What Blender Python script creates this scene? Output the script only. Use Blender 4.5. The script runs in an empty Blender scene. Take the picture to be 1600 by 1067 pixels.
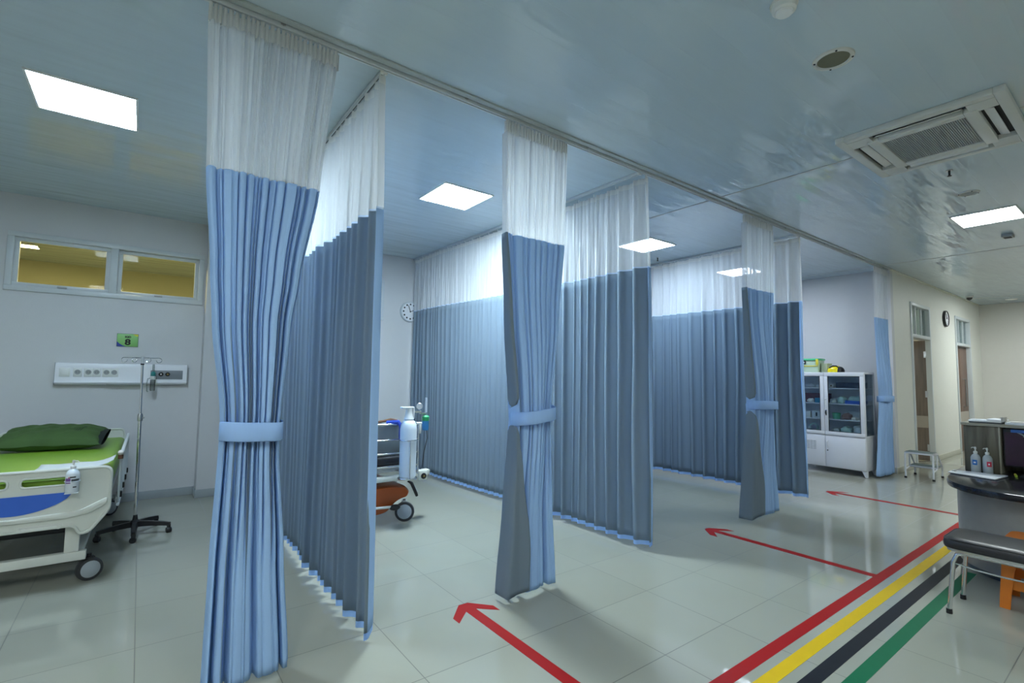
import bpy, bmesh, math, random
from mathutils import Vector, Matrix, Euler
PI = math.pi
sc = bpy.context.scene
col = sc.collection
random.seed(7)

# ------------------------------------------------------------------ materials
def nt(m):
    m.use_nodes = True
    return m.node_tree.nodes, m.node_tree.links

def pm(name, rgb, rough=.5, metal=0., var=.05, vscale=12., bump=0., bscale=60., spec=.5, coat=0., sheen=0., emit=None):
    """principled material with a faint procedural mottling of the colour and an optional bump"""
    m = bpy.data.materials.new(name)
    n, l = nt(m)
    p = n['Principled BSDF']
    p.inputs['Roughness'].default_value = rough
    p.inputs['Metallic'].default_value = metal
    p.inputs['Specular IOR Level'].default_value = spec
    p.inputs['Coat Weight'].default_value = coat
    p.inputs['Sheen Weight'].default_value = sheen
    tc = n.new('ShaderNodeTexCoord')
    nz = n.new('ShaderNodeTexNoise'); nz.inputs['Scale'].default_value = vscale; nz.inputs['Detail'].default_value = 3
    l.new(tc.outputs['Object'], nz.inputs['Vector'])
    mx = n.new('ShaderNodeMix'); mx.data_type = 'RGBA'
    mx.inputs[6].default_value = (*[c * (1 - var) for c in rgb], 1)
    mx.inputs[7].default_value = (*[min(1, c * (1 + var)) for c in rgb], 1)
    l.new(nz.outputs['Fac'], mx.inputs[0]); l.new(mx.outputs[2], p.inputs['Base Color'])
    if bump:
        nb = n.new('ShaderNodeTexNoise'); nb.inputs['Scale'].default_value = bscale; nb.inputs['Detail'].default_value = 4
        l.new(tc.outputs['Object'], nb.inputs['Vector'])
        b = n.new('ShaderNodeBump'); b.inputs['Strength'].default_value = bump; b.inputs['Distance'].default_value = .004
        l.new(nb.outputs['Fac'], b.inputs['Height']); l.new(b.outputs['Normal'], p.inputs['Normal'])
    if emit:
        p.inputs['Emission Color'].default_value = (*emit[0], 1); p.inputs['Emission Strength'].default_value = emit[1]
    return m

def lamp_mat(name, rgb, s):
    m = bpy.data.materials.new(name); n, l = nt(m); n.clear()
    o = n.new('ShaderNodeOutputMaterial'); e = n.new('ShaderNodeEmission')
    e.inputs[0].default_value = (*rgb, 1); e.inputs[1].default_value = s
    l.new(e.outputs[0], o.inputs[0]); return m

def cloth_mat(name, rgb, trans=.35, alpha=1., weave=900., var=.05):
    """woven cloth: diffuse plus translucent, optionally see-through like netting"""
    m = bpy.data.materials.new(name); n, l = nt(m); n.clear()
    o = n.new('ShaderNodeOutputMaterial')
    d = n.new('ShaderNodeBsdfDiffuse'); t = n.new('ShaderNodeBsdfTranslucent'); mx = n.new('ShaderNodeMixShader')
    tc = n.new('ShaderNodeTexCoord'); nz = n.new('ShaderNodeTexNoise'); nz.inputs['Scale'].default_value = 5; nz.inputs['Detail'].default_value = 5
    mp = n.new('ShaderNodeMapping'); mp.inputs['Scale'].default_value = (6, 6, .35)
    l.new(tc.outputs['Object'], mp.inputs[0]); l.new(mp.outputs[0], nz.inputs['Vector'])
    c = n.new('ShaderNodeMix'); c.data_type = 'RGBA'
    c.inputs[6].default_value = (*[v * (1 - var) for v in rgb], 1); c.inputs[7].default_value = (*[min(1, v * (1 + var)) for v in rgb], 1)
    l.new(nz.outputs['Fac'], c.inputs[0])
    l.new(c.outputs[2], d.inputs[0]); l.new(c.outputs[2], t.inputs[0])
    wv = n.new('ShaderNodeTexNoise'); wv.inputs['Scale'].default_value = weave
    l.new(tc.outputs['Object'], wv.inputs['Vector'])
    b = n.new('ShaderNodeBump'); b.inputs['Strength'].default_value = .12; b.inputs['Distance'].default_value = .001
    l.new(wv.outputs['Fac'], b.inputs['Height']); l.new(b.outputs[0], d.inputs['Normal'])
    mx.inputs[0].default_value = trans
    l.new(d.outputs[0], mx.inputs[1]); l.new(t.outputs[0], mx.inputs[2])
    out = mx.outputs[0]
    if alpha < 1:
        tr = n.new('ShaderNodeBsdfTransparent'); m2 = n.new('ShaderNodeMixShader'); m2.inputs[0].default_value = alpha
        l.new(tr.outputs[0], m2.inputs[1]); l.new(out, m2.inputs[2]); out = m2.outputs[0]
    l.new(out, o.inputs[0]); return m

def glass_mat(name, tint, gloss=.1, rough=.02, refl=1.):
    m = bpy.data.materials.new(name); n, l = nt(m); n.clear()
    o = n.new('ShaderNodeOutputMaterial'); t = n.new('ShaderNodeBsdfTransparent'); g = n.new('ShaderNodeBsdfGlossy'); mx = n.new('ShaderNodeMixShader')
    t.inputs[0].default_value = (*tint, 1); g.inputs['Roughness'].default_value = rough
    f = n.new('ShaderNodeFresnel'); f.inputs[0].default_value = 1.5
    a = n.new('ShaderNodeMath'); a.operation = 'MULTIPLY_ADD'; a.inputs[1].default_value = refl; a.inputs[2].default_value = gloss * .3; a.use_clamp = True
    l.new(f.outputs[0], a.inputs[0]); l.new(a.outputs[0], mx.inputs[0])
    l.new(t.outputs[0], mx.inputs[1]); l.new(g.outputs[0], mx.inputs[2]); l.new(mx.outputs[0], o.inputs[0]); return m

def floor_mat():
    m = bpy.data.materials.new('floor_tile'); n, l = nt(m); p = n['Principled BSDF']
    g = n.new('ShaderNodeNewGeometry')
    a = n.new('ShaderNodeVectorMath'); a.operation = 'SUBTRACT'; a.inputs[1].default_value = (.055, .0, 0)
    l.new(g.outputs['Position'], a.inputs[0])
    d = n.new('ShaderNodeVectorMath'); d.operation = 'DIVIDE'; d.inputs[1].default_value = (.575, .572, 1); l.new(a.outputs[0], d.inputs[0])
    fr = n.new('ShaderNodeVectorMath'); fr.operation = 'FRACTION'; l.new(d.outputs[0], fr.inputs[0])
    fl = n.new('ShaderNodeVectorMath'); fl.operation = 'FLOOR'; l.new(d.outputs[0], fl.inputs[0])
    s = n.new('ShaderNodeSeparateXYZ'); l.new(fr.outputs[0], s.inputs[0])
    def edge(sock):
        o1 = n.new('ShaderNodeMath'); o1.operation = 'SUBTRACT'; o1.inputs[0].default_value = 1; l.new(sock, o1.inputs[1])
        o2 = n.new('ShaderNodeMath'); o2.operation = 'MINIMUM'; l.new(sock, o2.inputs[0]); l.new(o1.outputs[0], o2.inputs[1]); return o2.outputs[0]
    mn = n.new('ShaderNodeMath'); mn.operation = 'MINIMUM'; l.new(edge(s.outputs[0]), mn.inputs[0]); l.new(edge(s.outputs[1]), mn.inputs[1])
    lt = n.new('ShaderNodeMath'); lt.operation = 'LESS_THAN'; lt.inputs[1].default_value = .0042; l.new(mn.outputs[0], lt.inputs[0])
    wn = n.new('ShaderNodeTexWhiteNoise'); wn.noise_dimensions = '2D'; l.new(fl.outputs[0], wn.inputs['Vector'])
    nz = n.new('ShaderNodeTexNoise'); nz.inputs['Scale'].default_value = 3; nz.inputs['Detail'].default_value = 6; l.new(g.outputs['Position'], nz.inputs['Vector'])
    ad = n.new('ShaderNodeMath'); ad.operation = 'MULTIPLY_ADD'; ad.inputs[1].default_value = .5; l.new(wn.outputs[0], ad.inputs[0])
    h = n.new('ShaderNodeMath'); h.operation = 'MULTIPLY'; h.inputs[1].default_value = .5; l.new(nz.outputs['Fac'], h.inputs[0]); l.new(h.outputs[0], ad.inputs[2])
    c = n.new('ShaderNodeMix'); c.data_type = 'RGBA'; c.inputs[6].default_value = (.345, .345, .29, 1); c.inputs[7].default_value = (.38, .38, .32, 1)
    l.new(ad.outputs[0], c.inputs[0])
    c2 = n.new('ShaderNodeMix'); c2.data_type = 'RGBA'; c2.inputs[7].default_value = (.13, .13, .11, 1)
    l.new(c.outputs[2], c2.inputs[6]); l.new(lt.outputs[0], c2.inputs[0]); l.new(c2.outputs[2], p.inputs['Base Color'])
    p.inputs['Roughness'].default_value = .075; p.inputs['Specular IOR Level'].default_value = .5
    rm = n.new('ShaderNodeMath'); rm.operation = 'MULTIPLY_ADD'; rm.inputs[1].default_value = .4; rm.inputs[2].default_value = .045
    l.new(lt.outputs[0], rm.inputs[0]); l.new(rm.outputs[0], p.inputs['Roughness'])
    return m

def ceiling_mat():
    m = bpy.data.materials.new('glossy_pvc_ceiling_panel'); n, l = nt(m); p = n['Principled BSDF']
    p.inputs['Base Color'].default_value = (.55, .66, .73, 1); p.inputs['Roughness'].default_value = .06; p.inputs['Specular IOR Level'].default_value = .62
    g = n.new('ShaderNodeNewGeometry'); s = n.new('ShaderNodeSeparateXYZ'); l.new(g.outputs['Position'], s.inputs[0])
    a = n.new('ShaderNodeMath'); a.operation = 'MULTIPLY_ADD'; a.inputs[1].default_value = 1 / .195; a.inputs[2].default_value = -1.185 / .195 + 20; l.new(s.outputs[1], a.inputs[0])
    f = n.new('ShaderNodeMath'); f.operation = 'FRACT'; l.new(a.outputs[0], f.inputs[0])
    pp = n.new('ShaderNodeMath'); pp.operation = 'PINGPONG'; pp.inputs[1].default_value = .5; l.new(f.outputs[0], pp.inputs[0])
    mr = n.new('ShaderNodeMapRange'); mr.inputs[1].default_value = 0; mr.inputs[2].default_value = .025; l.new(pp.outputs[0], mr.inputs[0])
    mp = n.new('ShaderNodeMapping'); mp.inputs['Scale'].default_value = (.8, 4.2, 1); l.new(g.outputs['Position'], mp.inputs[0])
    nz = n.new('ShaderNodeTexNoise'); nz.inputs['Scale'].default_value = 1.6; nz.inputs['Detail'].default_value = 2; l.new(mp.outputs[0], nz.inputs['Vector'])
    b1 = n.new('ShaderNodeBump'); b1.inputs['Strength'].default_value = .6; b1.inputs['Distance'].default_value = .02; l.new(nz.outputs['Fac'], b1.inputs['Height'])
    b2 = n.new('ShaderNodeBump'); b2.inputs['Strength'].default_value = .5; b2.inputs['Distance'].default_value = .0008
    l.new(mr.outputs[0], b2.inputs['Height']); l.new(b1.outputs[0], b2.inputs['Normal']); l.new(b2.outputs[0], p.inputs['Normal'])
    return m

def wood_mat(name, a, b, scale=6., rough=.4, axis=2):
    m = bpy.data.materials.new(name); n, l = nt(m); p = n['Principled BSDF']; p.inputs['Roughness'].default_value = rough
    tc = n.new('ShaderNodeTexCoord'); mp = n.new('ShaderNodeMapping'); sv = [9., 9., 9.]; sv[axis] = .6; mp.inputs['Scale'].default_value = sv
    nz = n.new('ShaderNodeTexNoise'); nz.inputs['Scale'].default_value = scale * .5; nz.inputs['Detail'].default_value = 6; nz.inputs['Distortion'].default_value = .6
    l.new(tc.outputs['Object'], mp.inputs[0]); l.new(mp.outputs[0], nz.inputs['Vector'])
    r = n.new('ShaderNodeValToRGB'); r.color_ramp.elements[0].position = .3; r.color_ramp.elements[1].position = .7
    r.color_ramp.elements[0].color = (*a, 1); r.color_ramp.elements[1].color = (*b, 1)
    l.new(nz.outputs['Fac'], r.inputs[0]); l.new(r.outputs[0], p.inputs['Base Color']); return m

M = {}
M['floor'] = floor_mat(); M['ceiling'] = ceiling_mat()
M['wall'] = pm('wall_paint', (.63, .635, .645), .55, var=.02, bump=.15, bscale=90)
M['wall_cream'] = pm('cream_wall_paint', (.76, .76, .70), .5, var=.02, bump=.15, bscale=90)
M['wall_far'] = pm('pale_wall_paint', (.68, .66, .62), .6, var=.02, bump=.1)
M['wall_yellow'] = pm('yellow_wall_paint', (.58, .57, .40), .6, var=.04)
M['skirting'] = pm('grey_skirting_tile', (.36, .40, .42), .3, var=.05)
M['alu'] = pm('white_coated_aluminium', (.62, .66, .68), .35, var=.02)
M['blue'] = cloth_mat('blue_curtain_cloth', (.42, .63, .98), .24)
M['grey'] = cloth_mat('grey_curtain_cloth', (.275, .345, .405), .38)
M['hem'] = cloth_mat('blue_hem_cloth', (.34, .53, .88), .35)
M['seam'] = cloth_mat('pale_blue_seam', (.62, .74, .92), .35)
M['net'] = cloth_mat('white_netting', (.80, .82, .84), .42, .80, var=.10)
M['tape'] = cloth_mat('white_header_tape', (.80, .80, .78), .35, .93)
M['white'] = pm('white_plastic', (.78, .79, .77), .35, var=.02)
M['bedwhite'] = pm('ivory_moulded_plastic', (.66, .68, .62), .38, var=.02)
M['steelwhite'] = pm('white_enamelled_steel', (.76, .77, .80), .32, var=.02)
M['offwhite'] = pm('off_white_plastic', (.66, .67, .63), .45, var=.03)
M['black'] = pm('black_plastic', (.012, .012, .014), .4, var=.2)
M['dark'] = pm('dark_slot', (.02, .022, .025), .6, var=.2)
M['rubber'] = pm('dark_grey_rubber', (.035, .037, .04), .6, var=.1)
M['chrome'] = pm('polished_chrome', (.75, .76, .77), .14, 1., var=.02)
M['steel'] = pm('brushed_steel', (.55, .56, .57), .3, 1., var=.05)
M['greymetal'] = pm('grey_painted_metal', (.36, .38, .39), .4, var=.05)
M['greyplate'] = pm('grey_outlet_plate', (.24, .26, .28), .45, var=.05)
M['wheelgrey'] = pm('grey_wheel_cover', (.38, .42, .45), .4, var=.05)
M['bedblue'] = pm('blue_bed_panel', (.035, .13, .56), .4, var=.04)
M['green'] = pm('lime_green_vinyl', (.20, .36, .025), .45, var=.06, bump=.2, bscale=20)
M['pillow'] = pm('dark_green_cotton', (.045, .095, .020), .8, var=.25, vscale=7, bump=.5, bscale=25)
M['pillowdark'] = pm('black_green_cotton', (.008, .014, .01), .85, var=.2)
M['red'] = pm('red_floor_tape', (.36, .007, .007), .45, spec=.15, var=.06)
M['yellow'] = pm('yellow_floor_tape', (.70, .46, .008), .45, spec=.15, var=.05)
M['blacktape'] = pm('black_floor_tape', (.012, .014, .02), .45, spec=.15, var=.2)
M['greentape'] = pm('green_floor_tape', (.005, .14, .06), .45, spec=.15, var=.06)
M['orange'] = pm('orange_plastic', (.75, .20, .015), .35, var=.06)
M['rust'] = pm('orange_brown_plastic', (.30, .055, .007), .35, var=.08)
M['mattgrey'] = pm('grey_vinyl_mattress', (.20, .23, .25), .45, var=.05)
M['seatblack'] = pm('black_leatherette', (.016, .016, .02), .34, var=.2, bump=.15, bscale=200)
M['counter'] = pm('grey_brown_laminate', (.30, .295, .28), .28, var=.10, vscale=18)
M['counterblue'] = pm('dark_counter_plinth', (.06, .08, .10), .3, var=.1)
M['granite'] = pm('black_worktop_laminate', (.014, .015, .02), .16, var=.5, vscale=160)
M['wood'] = wood_mat('grey_brown_wood_laminate', (.055, .048, .032), (.16, .145, .105))
M['woodedge'] = pm('pale_wood_edge', (.36, .34, .27), .4)
M['doorwood'] = wood_mat('dark_brown_door_laminate', (.17, .135, .11), (.25, .195, .16), rough=.35)
M['doorwood2'] = wood_mat('red_brown_door_laminate', (.12, .06, .035), (.18, .09, .055), rough=.35)
M['doorband'] = pm('beige_kick_band', (.42, .37, .31), .4)
M['paper'] = pm('white_paper', (.82, .83, .86), .7, var=.03)
M['paper2'] = pm('pale_card', (.70, .66, .60), .7, var=.03)
M['bottle'] = glass_mat('translucent_bottle_plastic', (.80, .84, .84), .25, .2)
M['bottlewhite'] = pm('milky_bottle_plastic', (.70, .75, .80), .25, var=.03)
M['labelblue'] = pm('blue_label', (.02, .16, .50), .5); M['labelred'] = pm('red_label', (.60, .03, .08), .5)
M['labelviolet'] = pm('violet_label', (.20, .08, .30), .5); M['labeldark'] = pm('dark_label', (.06, .07, .08), .5)
M['screen'] = pm('dark_purple_screen', (.028, .006, .032), .12, var=.4, vscale=9)
M['blueedge'] = pm('blue_screen_strip', (.02, .12, .42), .3)
M['glass'] = glass_mat('window_glass', (.80, .76, .60), 0., .02, .10)
M['clearglass'] = glass_mat('cabinet_glass', (.88, .93, .95), .03, .02, .6)
M['teal'] = pm('teal_plastic', (.03, .26, .25), .35); M['capgreen'] = pm('green_plastic', (.02, .33, .11), .35)
M['humid'] = pm('blue_humidifier_water', (.05, .27, .60), .15)
M['cyl'] = pm('pale_blue_white_enamel', (.74, .80, .86), .28, var=.02)
M['strap'] = pm('blue_strap', (.02, .06, .42), .6); M['brown'] = pm('brown_handle', (.14, .06, .03), .5)
M['signgreen'] = pm('green_sign_face', (.26, .56, .17), .4, var=.15, vscale=6); M['signblue'] = pm('blue_sign_corner', (.01, .035, .30), .4); M['signyellow'] = pm('yellow_sign_corner', (.75, .70, .05), .4)
M['ink'] = pm('black_ink', (.006, .007, .006), .6)
M['boxgreen'] = pm('clear_green_plastic_tub', (.52, .66, .50), .35); M['lidgreen'] = pm('green_lid', (.10, .60, .28), .35); M['stripyellow'] = pm('yellow_strip', (.80, .68, .06), .4)
M['yellowshell'] = pm('yellow_shell', (.85, .70, .01), .25)
M['wrap'] = pm('pale_green_wrap', (.42, .62, .56), .6, var=.15, bump=.6, bscale=18); M['wrapwhite'] = pm('white_wrap', (.60, .66, .66), .6, var=.1, bump=.6, bscale=18)
M['trayblue'] = pm('blue_tray', (.02, .10, .50), .4); M['traycyan'] = pm('teal_blue_carton', (.04, .26, .42), .5); M['caserred'] = pm('dark_red_case', (.18, .05, .06), .5)
M['darkcase'] = pm('dark_blue_case', (.015, .02, .05), .5); M['tubgreen'] = pm('green_tub', (.10, .42, .22), .45); M['mixbrown'] = pm('brown_packet', (.22, .12, .09), .6)
M['cardbox'] = pm('pale_carton', (.55, .60, .62), .6)
M['gun'] = pm('gold_fitting', (.35, .25, .06), .3, .8)
M['lamp_bay'] = lamp_mat('cool_white_panel_glow', (.62, .81, 1.0), 66)
M['lamp_bay_bright'] = lamp_mat('bright_cool_panel_glow', (.74, .91, 1.0), 150)
M['lamp_hall'] = lamp_mat('white_panel_glow', (.88, .97, .98), 64)
M['lamp_down'] = lamp_mat('warm_downlight_glow', (1.0, .97, .90), 160)
M['lamp_hall_bright'] = lamp_mat('bright_white_panel_glow', (.92, 1.0, .99), 100)
M['lamp_bay_soft'] = lamp_mat('soft_cool_panel_glow', (.76, .86, 1.0), 52)
M['lamp_room'] = lamp_mat('warm_room_glow', (1.0, .95, .68), 112.)
M['speakergrille'] = pm('olive_speaker_mesh', (.17, .17, .11), .6, var=.2, vscale=300)
M['grille'] = pm('grey_intake_grille', (.34, .36, .35), .5, var=.05)
M['curtainpale'] = cloth_mat('pale_blue_blind', (.50, .60, .62), .3)

# ------------------------------------------------------------------ mesh builder
class B:
    def __init__(s, mx=None):
        s.bm = bmesh.new(); s.mx = mx or Matrix()
    def add(s, verts, faces, mi=0):
        vs = [s.bm.verts.new(s.mx @ Vector(v)) for v in verts]
        for f in faces:
            try:
                fc = s.bm.faces.new([vs[i] for i in f]); fc.material_index = mi
            except ValueError: pass
        return s
    def box(s, x0, x1, y0, y1, z0, z1, bev=0., seg=2, mi=0, rot=None):
        t = bmesh.new()
        bmesh.ops.create_cube(t, size=1)
        c = Vector(((x0 + x1) / 2, (y0 + y1) / 2, (z0 + z1) / 2))
        for v in t.verts: v.co = Vector((v.co.x * (x1 - x0), v.co.y * (y1 - y0), v.co.z * (z1 - z0)))
        if bev: bmesh.ops.bevel(t, geom=t.edges[:], offset=bev, segments=seg, profile=.5, affect='EDGES')
        R = rot.to_matrix() if rot else Matrix.Identity(3)
        return s.merge(t, lambda co: c + R @ co, mi)
    def merge(s, t, fn, mi=0):
        t.verts.ensure_lookup_table(); t.verts.index_update()
        s.add([fn(v.co) for v in t.verts], [[v.index for v in f.verts] for f in t.faces], mi); t.free(); return s
    def cyl(s, p0, p1, r0, r1=None, n=16, cap=True, mi=0):
        r1 = r0 if r1 is None else r1
        p0, p1 = Vector(p0), Vector(p1); d = (p1 - p0).normalized()
        a = d.orthogonal().normalized(); b = d.cross(a)
        vs = []
        for p, r in ((p0, r0), (p1, r1)):
            for k in range(n):
                t = 2 * PI * k / n; vs.append(p + (a * math.cos(t) + b * math.sin(t)) * r)
        fs = [[k, (k + 1) % n, n + (k + 1) % n, n + k] for k in range(n)]
        if cap: fs += [list(range(n - 1, -1, -1)), list(range(n, 2 * n))]
        return s.add(vs, fs, mi)
    def tube(s, pts, r, n=10, closed=False, mi=0):
        pts = [Vector(p) for p in pts]; m = len(pts); vs = []
        up = None
        for i in range(m):
            if closed: d = pts[(i + 1) % m] - pts[i - 1]
            else: d = pts[min(i + 1, m - 1)] - pts[max(i - 1, 0)]
            d.normalize()
            if up is None: up = d.orthogonal().normalized()
            else:
                up = up - d * up.dot(d)
                up = up.normalized() if up.length > 1e-6 else d.orthogonal().normalized()
            b = d.cross(up)
            rr = r[i] if isinstance(r, (list, tuple)) else r
            for k in range(n):
                t = 2 * PI * k / n; vs.append(pts[i] + (up * math.cos(t) + b * math.sin(t)) * rr)
        fs = []
        for i in range(m if closed else m - 1):
            j = (i + 1) % m
            for k in range(n): fs.append([i * n + k, i * n + (k + 1) % n, j * n + (k + 1) % n, j * n + k])
        if not closed: fs += [list(range(n - 1, -1, -1)), list(range((m - 1) * n, m * n))]
        return s.add(vs, fs, mi)
    def lathe(s, prof, c, axis=(0, 0, 1), n=24, mi=0):
        c = Vector(c); d = Vector(axis).normalized(); a = d.orthogonal().normalized(); b = d.cross(a); vs = []
        for r, h in prof:
            for k in range(n):
                t = 2 * PI * k / n; vs.append(c + d * h + (a * math.cos(t) + b * math.sin(t)) * max(r, 1e-4))
        m = len(prof); fs = []
        for i in range(m - 1):
            for k in range(n): fs.append([i * n + k, i * n + (k + 1) % n, (i + 1) * n + (k + 1) % n, (i + 1) * n + k])
        fs += [list(range(n - 1, -1, -1)), list(range((m - 1) * n, m * n))]
        return s.add(vs, fs, mi)
    def prism(s, poly, d0, d1, plane='xy', bev=0., mi=0):
        def P(u, v, w): return {'xy': (u, v, w), 'xz': (u, w, v), 'yz': (w, u, v)}[plane]
        n = len(poly)
        t = bmesh.new()
        a = [t.verts.new(P(u, v, d0)) for u, v in poly]; b = [t.verts.new(P(u, v, d1)) for u, v in poly]
        t.faces.new(a[::-1]); t.faces.new(b)
        for i in range(n): t.faces.new([a[i], a[(i + 1) % n], b[(i + 1) % n], b[i]])
        bmesh.ops.recalc_face_normals(t, faces=t.faces[:])
        if bev:
            es = [e for e in t.edges if any(len(f.verts) == n for f in e.link_faces)] if n != 4 else t.edges[:]
            bmesh.ops.bevel(t, geom=es, offset=bev, segments=2, profile=.5, affect='EDGES')
        return s.merge(t, lambda co: co, mi)
    def ell(s, c, r, nu=20, nv=12, jit=0., rnd=None, mi=0, zmin=None, sq=1.):
        vs, fs = [], []; c = Vector(c)
        def pw(v): return math.copysign(abs(v) ** sq, v)
        for i in range(nv + 1):
            ph = PI * i / nv
            for k in range(nu):
                t = 2 * PI * k / nu
                q = Vector((pw(math.sin(ph)) * pw(math.cos(t)) * r[0], pw(math.sin(ph)) * pw(math.sin(t)) * r[1], pw(math.cos(ph)) * r[2]))
                if jit and 0 < i < nv: q *= 1 + (rnd or random).uniform(-jit, jit)
                q = c + q
                if zmin is not None: q.z = max(q.z, zmin)
                vs.append(q)
        for i in range(nv):
            for k in range(nu): fs.append([i * nu + k, i * nu + (k + 1) % nu, (i + 1) * nu + (k + 1) % nu, (i + 1) * nu + k])
        return s.add(vs, fs, mi)
    def grid(s, rows, mi=0, closed=False):
        R = len(rows); C = len(rows[0]); vs = [p for r in rows for p in r]; fs = []
        for i in range(R - 1):
            for k in range(C if closed else C - 1):
                k2 = (k + 1) % C
                fs.append([i * C + k, i * C + k2, (i + 1) * C + k2, (i + 1) * C + k])
        return s.add(vs, fs, mi)

OFF = {}
def finish(o, label=None, cat=None, group=None, kind=None):
    if label: o['label'] = label
    if cat: o['category'] = cat
    if group: o['group'] = group
    if kind: o['kind'] = kind
    return o

def obj(name, b, m, parent=None, label=None, cat=None, group=None, kind=None, base=None, weld=None, smooth=35):
    bm = b.bm
    if weld: bmesh.ops.remove_doubles(bm, verts=bm.verts[:], dist=1e-5)
    if weld is not False: bmesh.ops.recalc_face_normals(bm, faces=bm.faces[:])
    if parent is not None: off = OFF[parent]
    elif kind == 'structure': off = Vector((0, 0, 0))
    elif base is not None: off = Vector(base)
    else:
        xs = [v.co for v in bm.verts]
        off = Vector(((min(v.x for v in xs) + max(v.x for v in xs)) / 2, (min(v.y for v in xs) + max(v.y for v in xs)) / 2, min(v.z for v in xs)))
    for v in bm.verts: v.co -= off
    me = bpy.data.meshes.new(name); bm.to_mesh(me); bm.free()
    for mm in (m if isinstance(m, (list, tuple)) else [m]): me.materials.append(mm)
    for p in me.polygons: p.use_smooth = True
    me.set_sharp_from_angle(angle=math.radians(smooth))
    o = bpy.data.objects.new(name, me); col.objects.link(o)
    if parent is not None: o.parent = parent
    else: o.location = off
    OFF[o] = off
    return finish(o, label, cat, group, kind)

def thing(name, loc, label, cat, group=None):
    o = bpy.data.objects.new(name, None); col.objects.link(o); o.location = loc; o.empty_display_size = .1
    OFF[o] = Vector(loc); return finish(o, label, cat, group)

def struct(name, b, m, parent=None): return obj(name, b, m, parent, kind='structure')

def dup(o, parent=None, loc=None, label=None, group=None):
    c = o.copy(); col.objects.link(c)
    if parent is not None: c.parent = parent
    if loc is not None: c.location = loc
    if label: c['label'] = label
    if group: c['group'] = group
    for ch in [x for x in bpy.data.objects if x.parent == o]: dup(ch, c)
    OFF[c] = Vector(c.location) if parent is None else OFF[parent]
    return c

def text_mesh(body, size, offset=0.):
    cu = bpy.data.curves.new('text', 'FONT'); cu.body = body; cu.size = size; cu.align_x = 'CENTER'; cu.align_y = 'CENTER'; cu.offset = offset; cu.extrude = .0006; cu.fill_mode = 'BOTH'
    o = bpy.data.objects.new('text', cu); col.objects.link(o)
    bpy.context.view_layer.update()
    me = bpy.data.meshes.new_from_object(o.evaluated_get(bpy.context.evaluated_depsgraph_get()))
    bpy.data.objects.remove(o); bpy.data.curves.remove(cu)
    b = B(); b.bm.from_mesh(me); bpy.data.meshes.remove(me); return b

def xform(b, mx):
    for v in b.bm.verts: v.co = mx @ v.co
    return b

# ------------------------------------------------------------------ dimensions (metres; x along the curtain line, y into the bays)
H = 3.344; YR = 2.757; YB = 7.246; X4 = 9.85; YD = 2.723; X5 = 16.16
X1, X2, X3 = 1.09, 3.50, 6.62
XL, YF = -4.5, -3.2
PART = [(X1, 'the empty bay with the green bed'), (X2, ''), (X3, '')]

# ------------------------------------------------------------------ camera
f_px, yaw, pitch, roll = 772.035, .6436, .0682, .0138
cy_, sy_, cp_, sp_ = math.cos(yaw), math.sin(yaw), math.cos(pitch), math.sin(pitch)
Fv = Vector((sy_ * cp_, cy_ * cp_, sp_)); Rv = Vector((cy_, -sy_, 0)); Uv = Rv.cross(Fv)
R2 = Rv * math.cos(roll) + Uv * math.sin(roll); U2 = -Rv * math.sin(roll) + Uv * math.cos(roll)
cd = bpy.data.cameras.new('camera'); co = bpy.data.objects.new('camera', cd); col.objects.link(co)
co.matrix_world = Matrix(((R2.x, U2.x, -Fv.x, 0), (R2.y, U2.y, -Fv.y, 0), (R2.z, U2.z, -Fv.z, 1.5), (0, 0, 0, 1)))
cd.sensor_fit = 'HORIZONTAL'; cd.sensor_width = 36; cd.lens = f_px / 1600 * 36; cd.clip_start = .02
sc.camera = co

# ------------------------------------------------------------------ room shell
def wall_with_holes(b, a0, a1, z0, z1, holes, d0, d1, axis):
    """solid wall along x (axis 'x') or y, with rectangular holes (a0,a1,z0,z1)"""
    cuts = sorted(set([a0, a1] + [h[0] for h in holes] + [h[1] for h in holes]))
    for i in range(len(cuts) - 1):
        u0, u1 = cuts[i], cuts[i + 1]; mid = (u0 + u1) / 2
        hs = sorted([h for h in holes if h[0] <= mid <= h[1]], key=lambda h: h[2]); zz = z0
        segs = []
        for h in hs:
            if h[2] > zz: segs.append((zz, h[2]))
            zz = h[3]
        if zz < z1: segs.append((zz, z1))
        for s0, s1 in segs:
            if axis == 'x': b.box(u0, u1, d0, d1, s0, s1)
            else: b.box(d0, d1, u0, u1, s0, s1)
    return b

struct('floor', B().box(XL - .2, X5 + .2, YF - .2, 13, -.1, 0), M['floor'])
struct('ceiling', B().box(XL - .2, X5 + .2, YF - .2, 13, H, H + .1), M['ceiling'])
WIN = [(-1.18, .58), (1.19, 2.95), (3.95, 5.71), (6.9, 8.66)]
WZ0, WZ1 = 2.317, 2.945
struct('wall_back', wall_with_holes(B(), XL, X4 + .12, 0, H, [(a, b, WZ0, WZ1) for a, b in WIN], YB, YB + .13, 'x'), M['wall'])
struct('wall_left', B().box(XL - .12, XL, YF, YB + .13, 0, H), M['wall'])
struct('wall_front', B().box(XL, X5, YF - .12, YF, 0, H), M['wall_cream'])
struct('wall_end', B().box(X4, X4 + .12, YD, YB, 0, H), M['wall'])
DOORS = [(10.83, 11.98), (13.83, 15.1)]
DZ, TZ0, TZ1 = 2.27, 2.33, 2.90
struct('wall_right', wall_with_holes(B(), X4 + .12, X5, 0, H, [(a, b, 0, TZ1) for a, b in DOORS], YD, YD + .13, 'x'), M['wall_cream'])
struct('wall_far', B().box(X5, X5 + .12, YF, 6, 0, H), M['wall_far'])
struct('wall_pilaster', B().box(.60, 1.16, 7.0, YB, 0, H), M['wall'])
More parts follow.
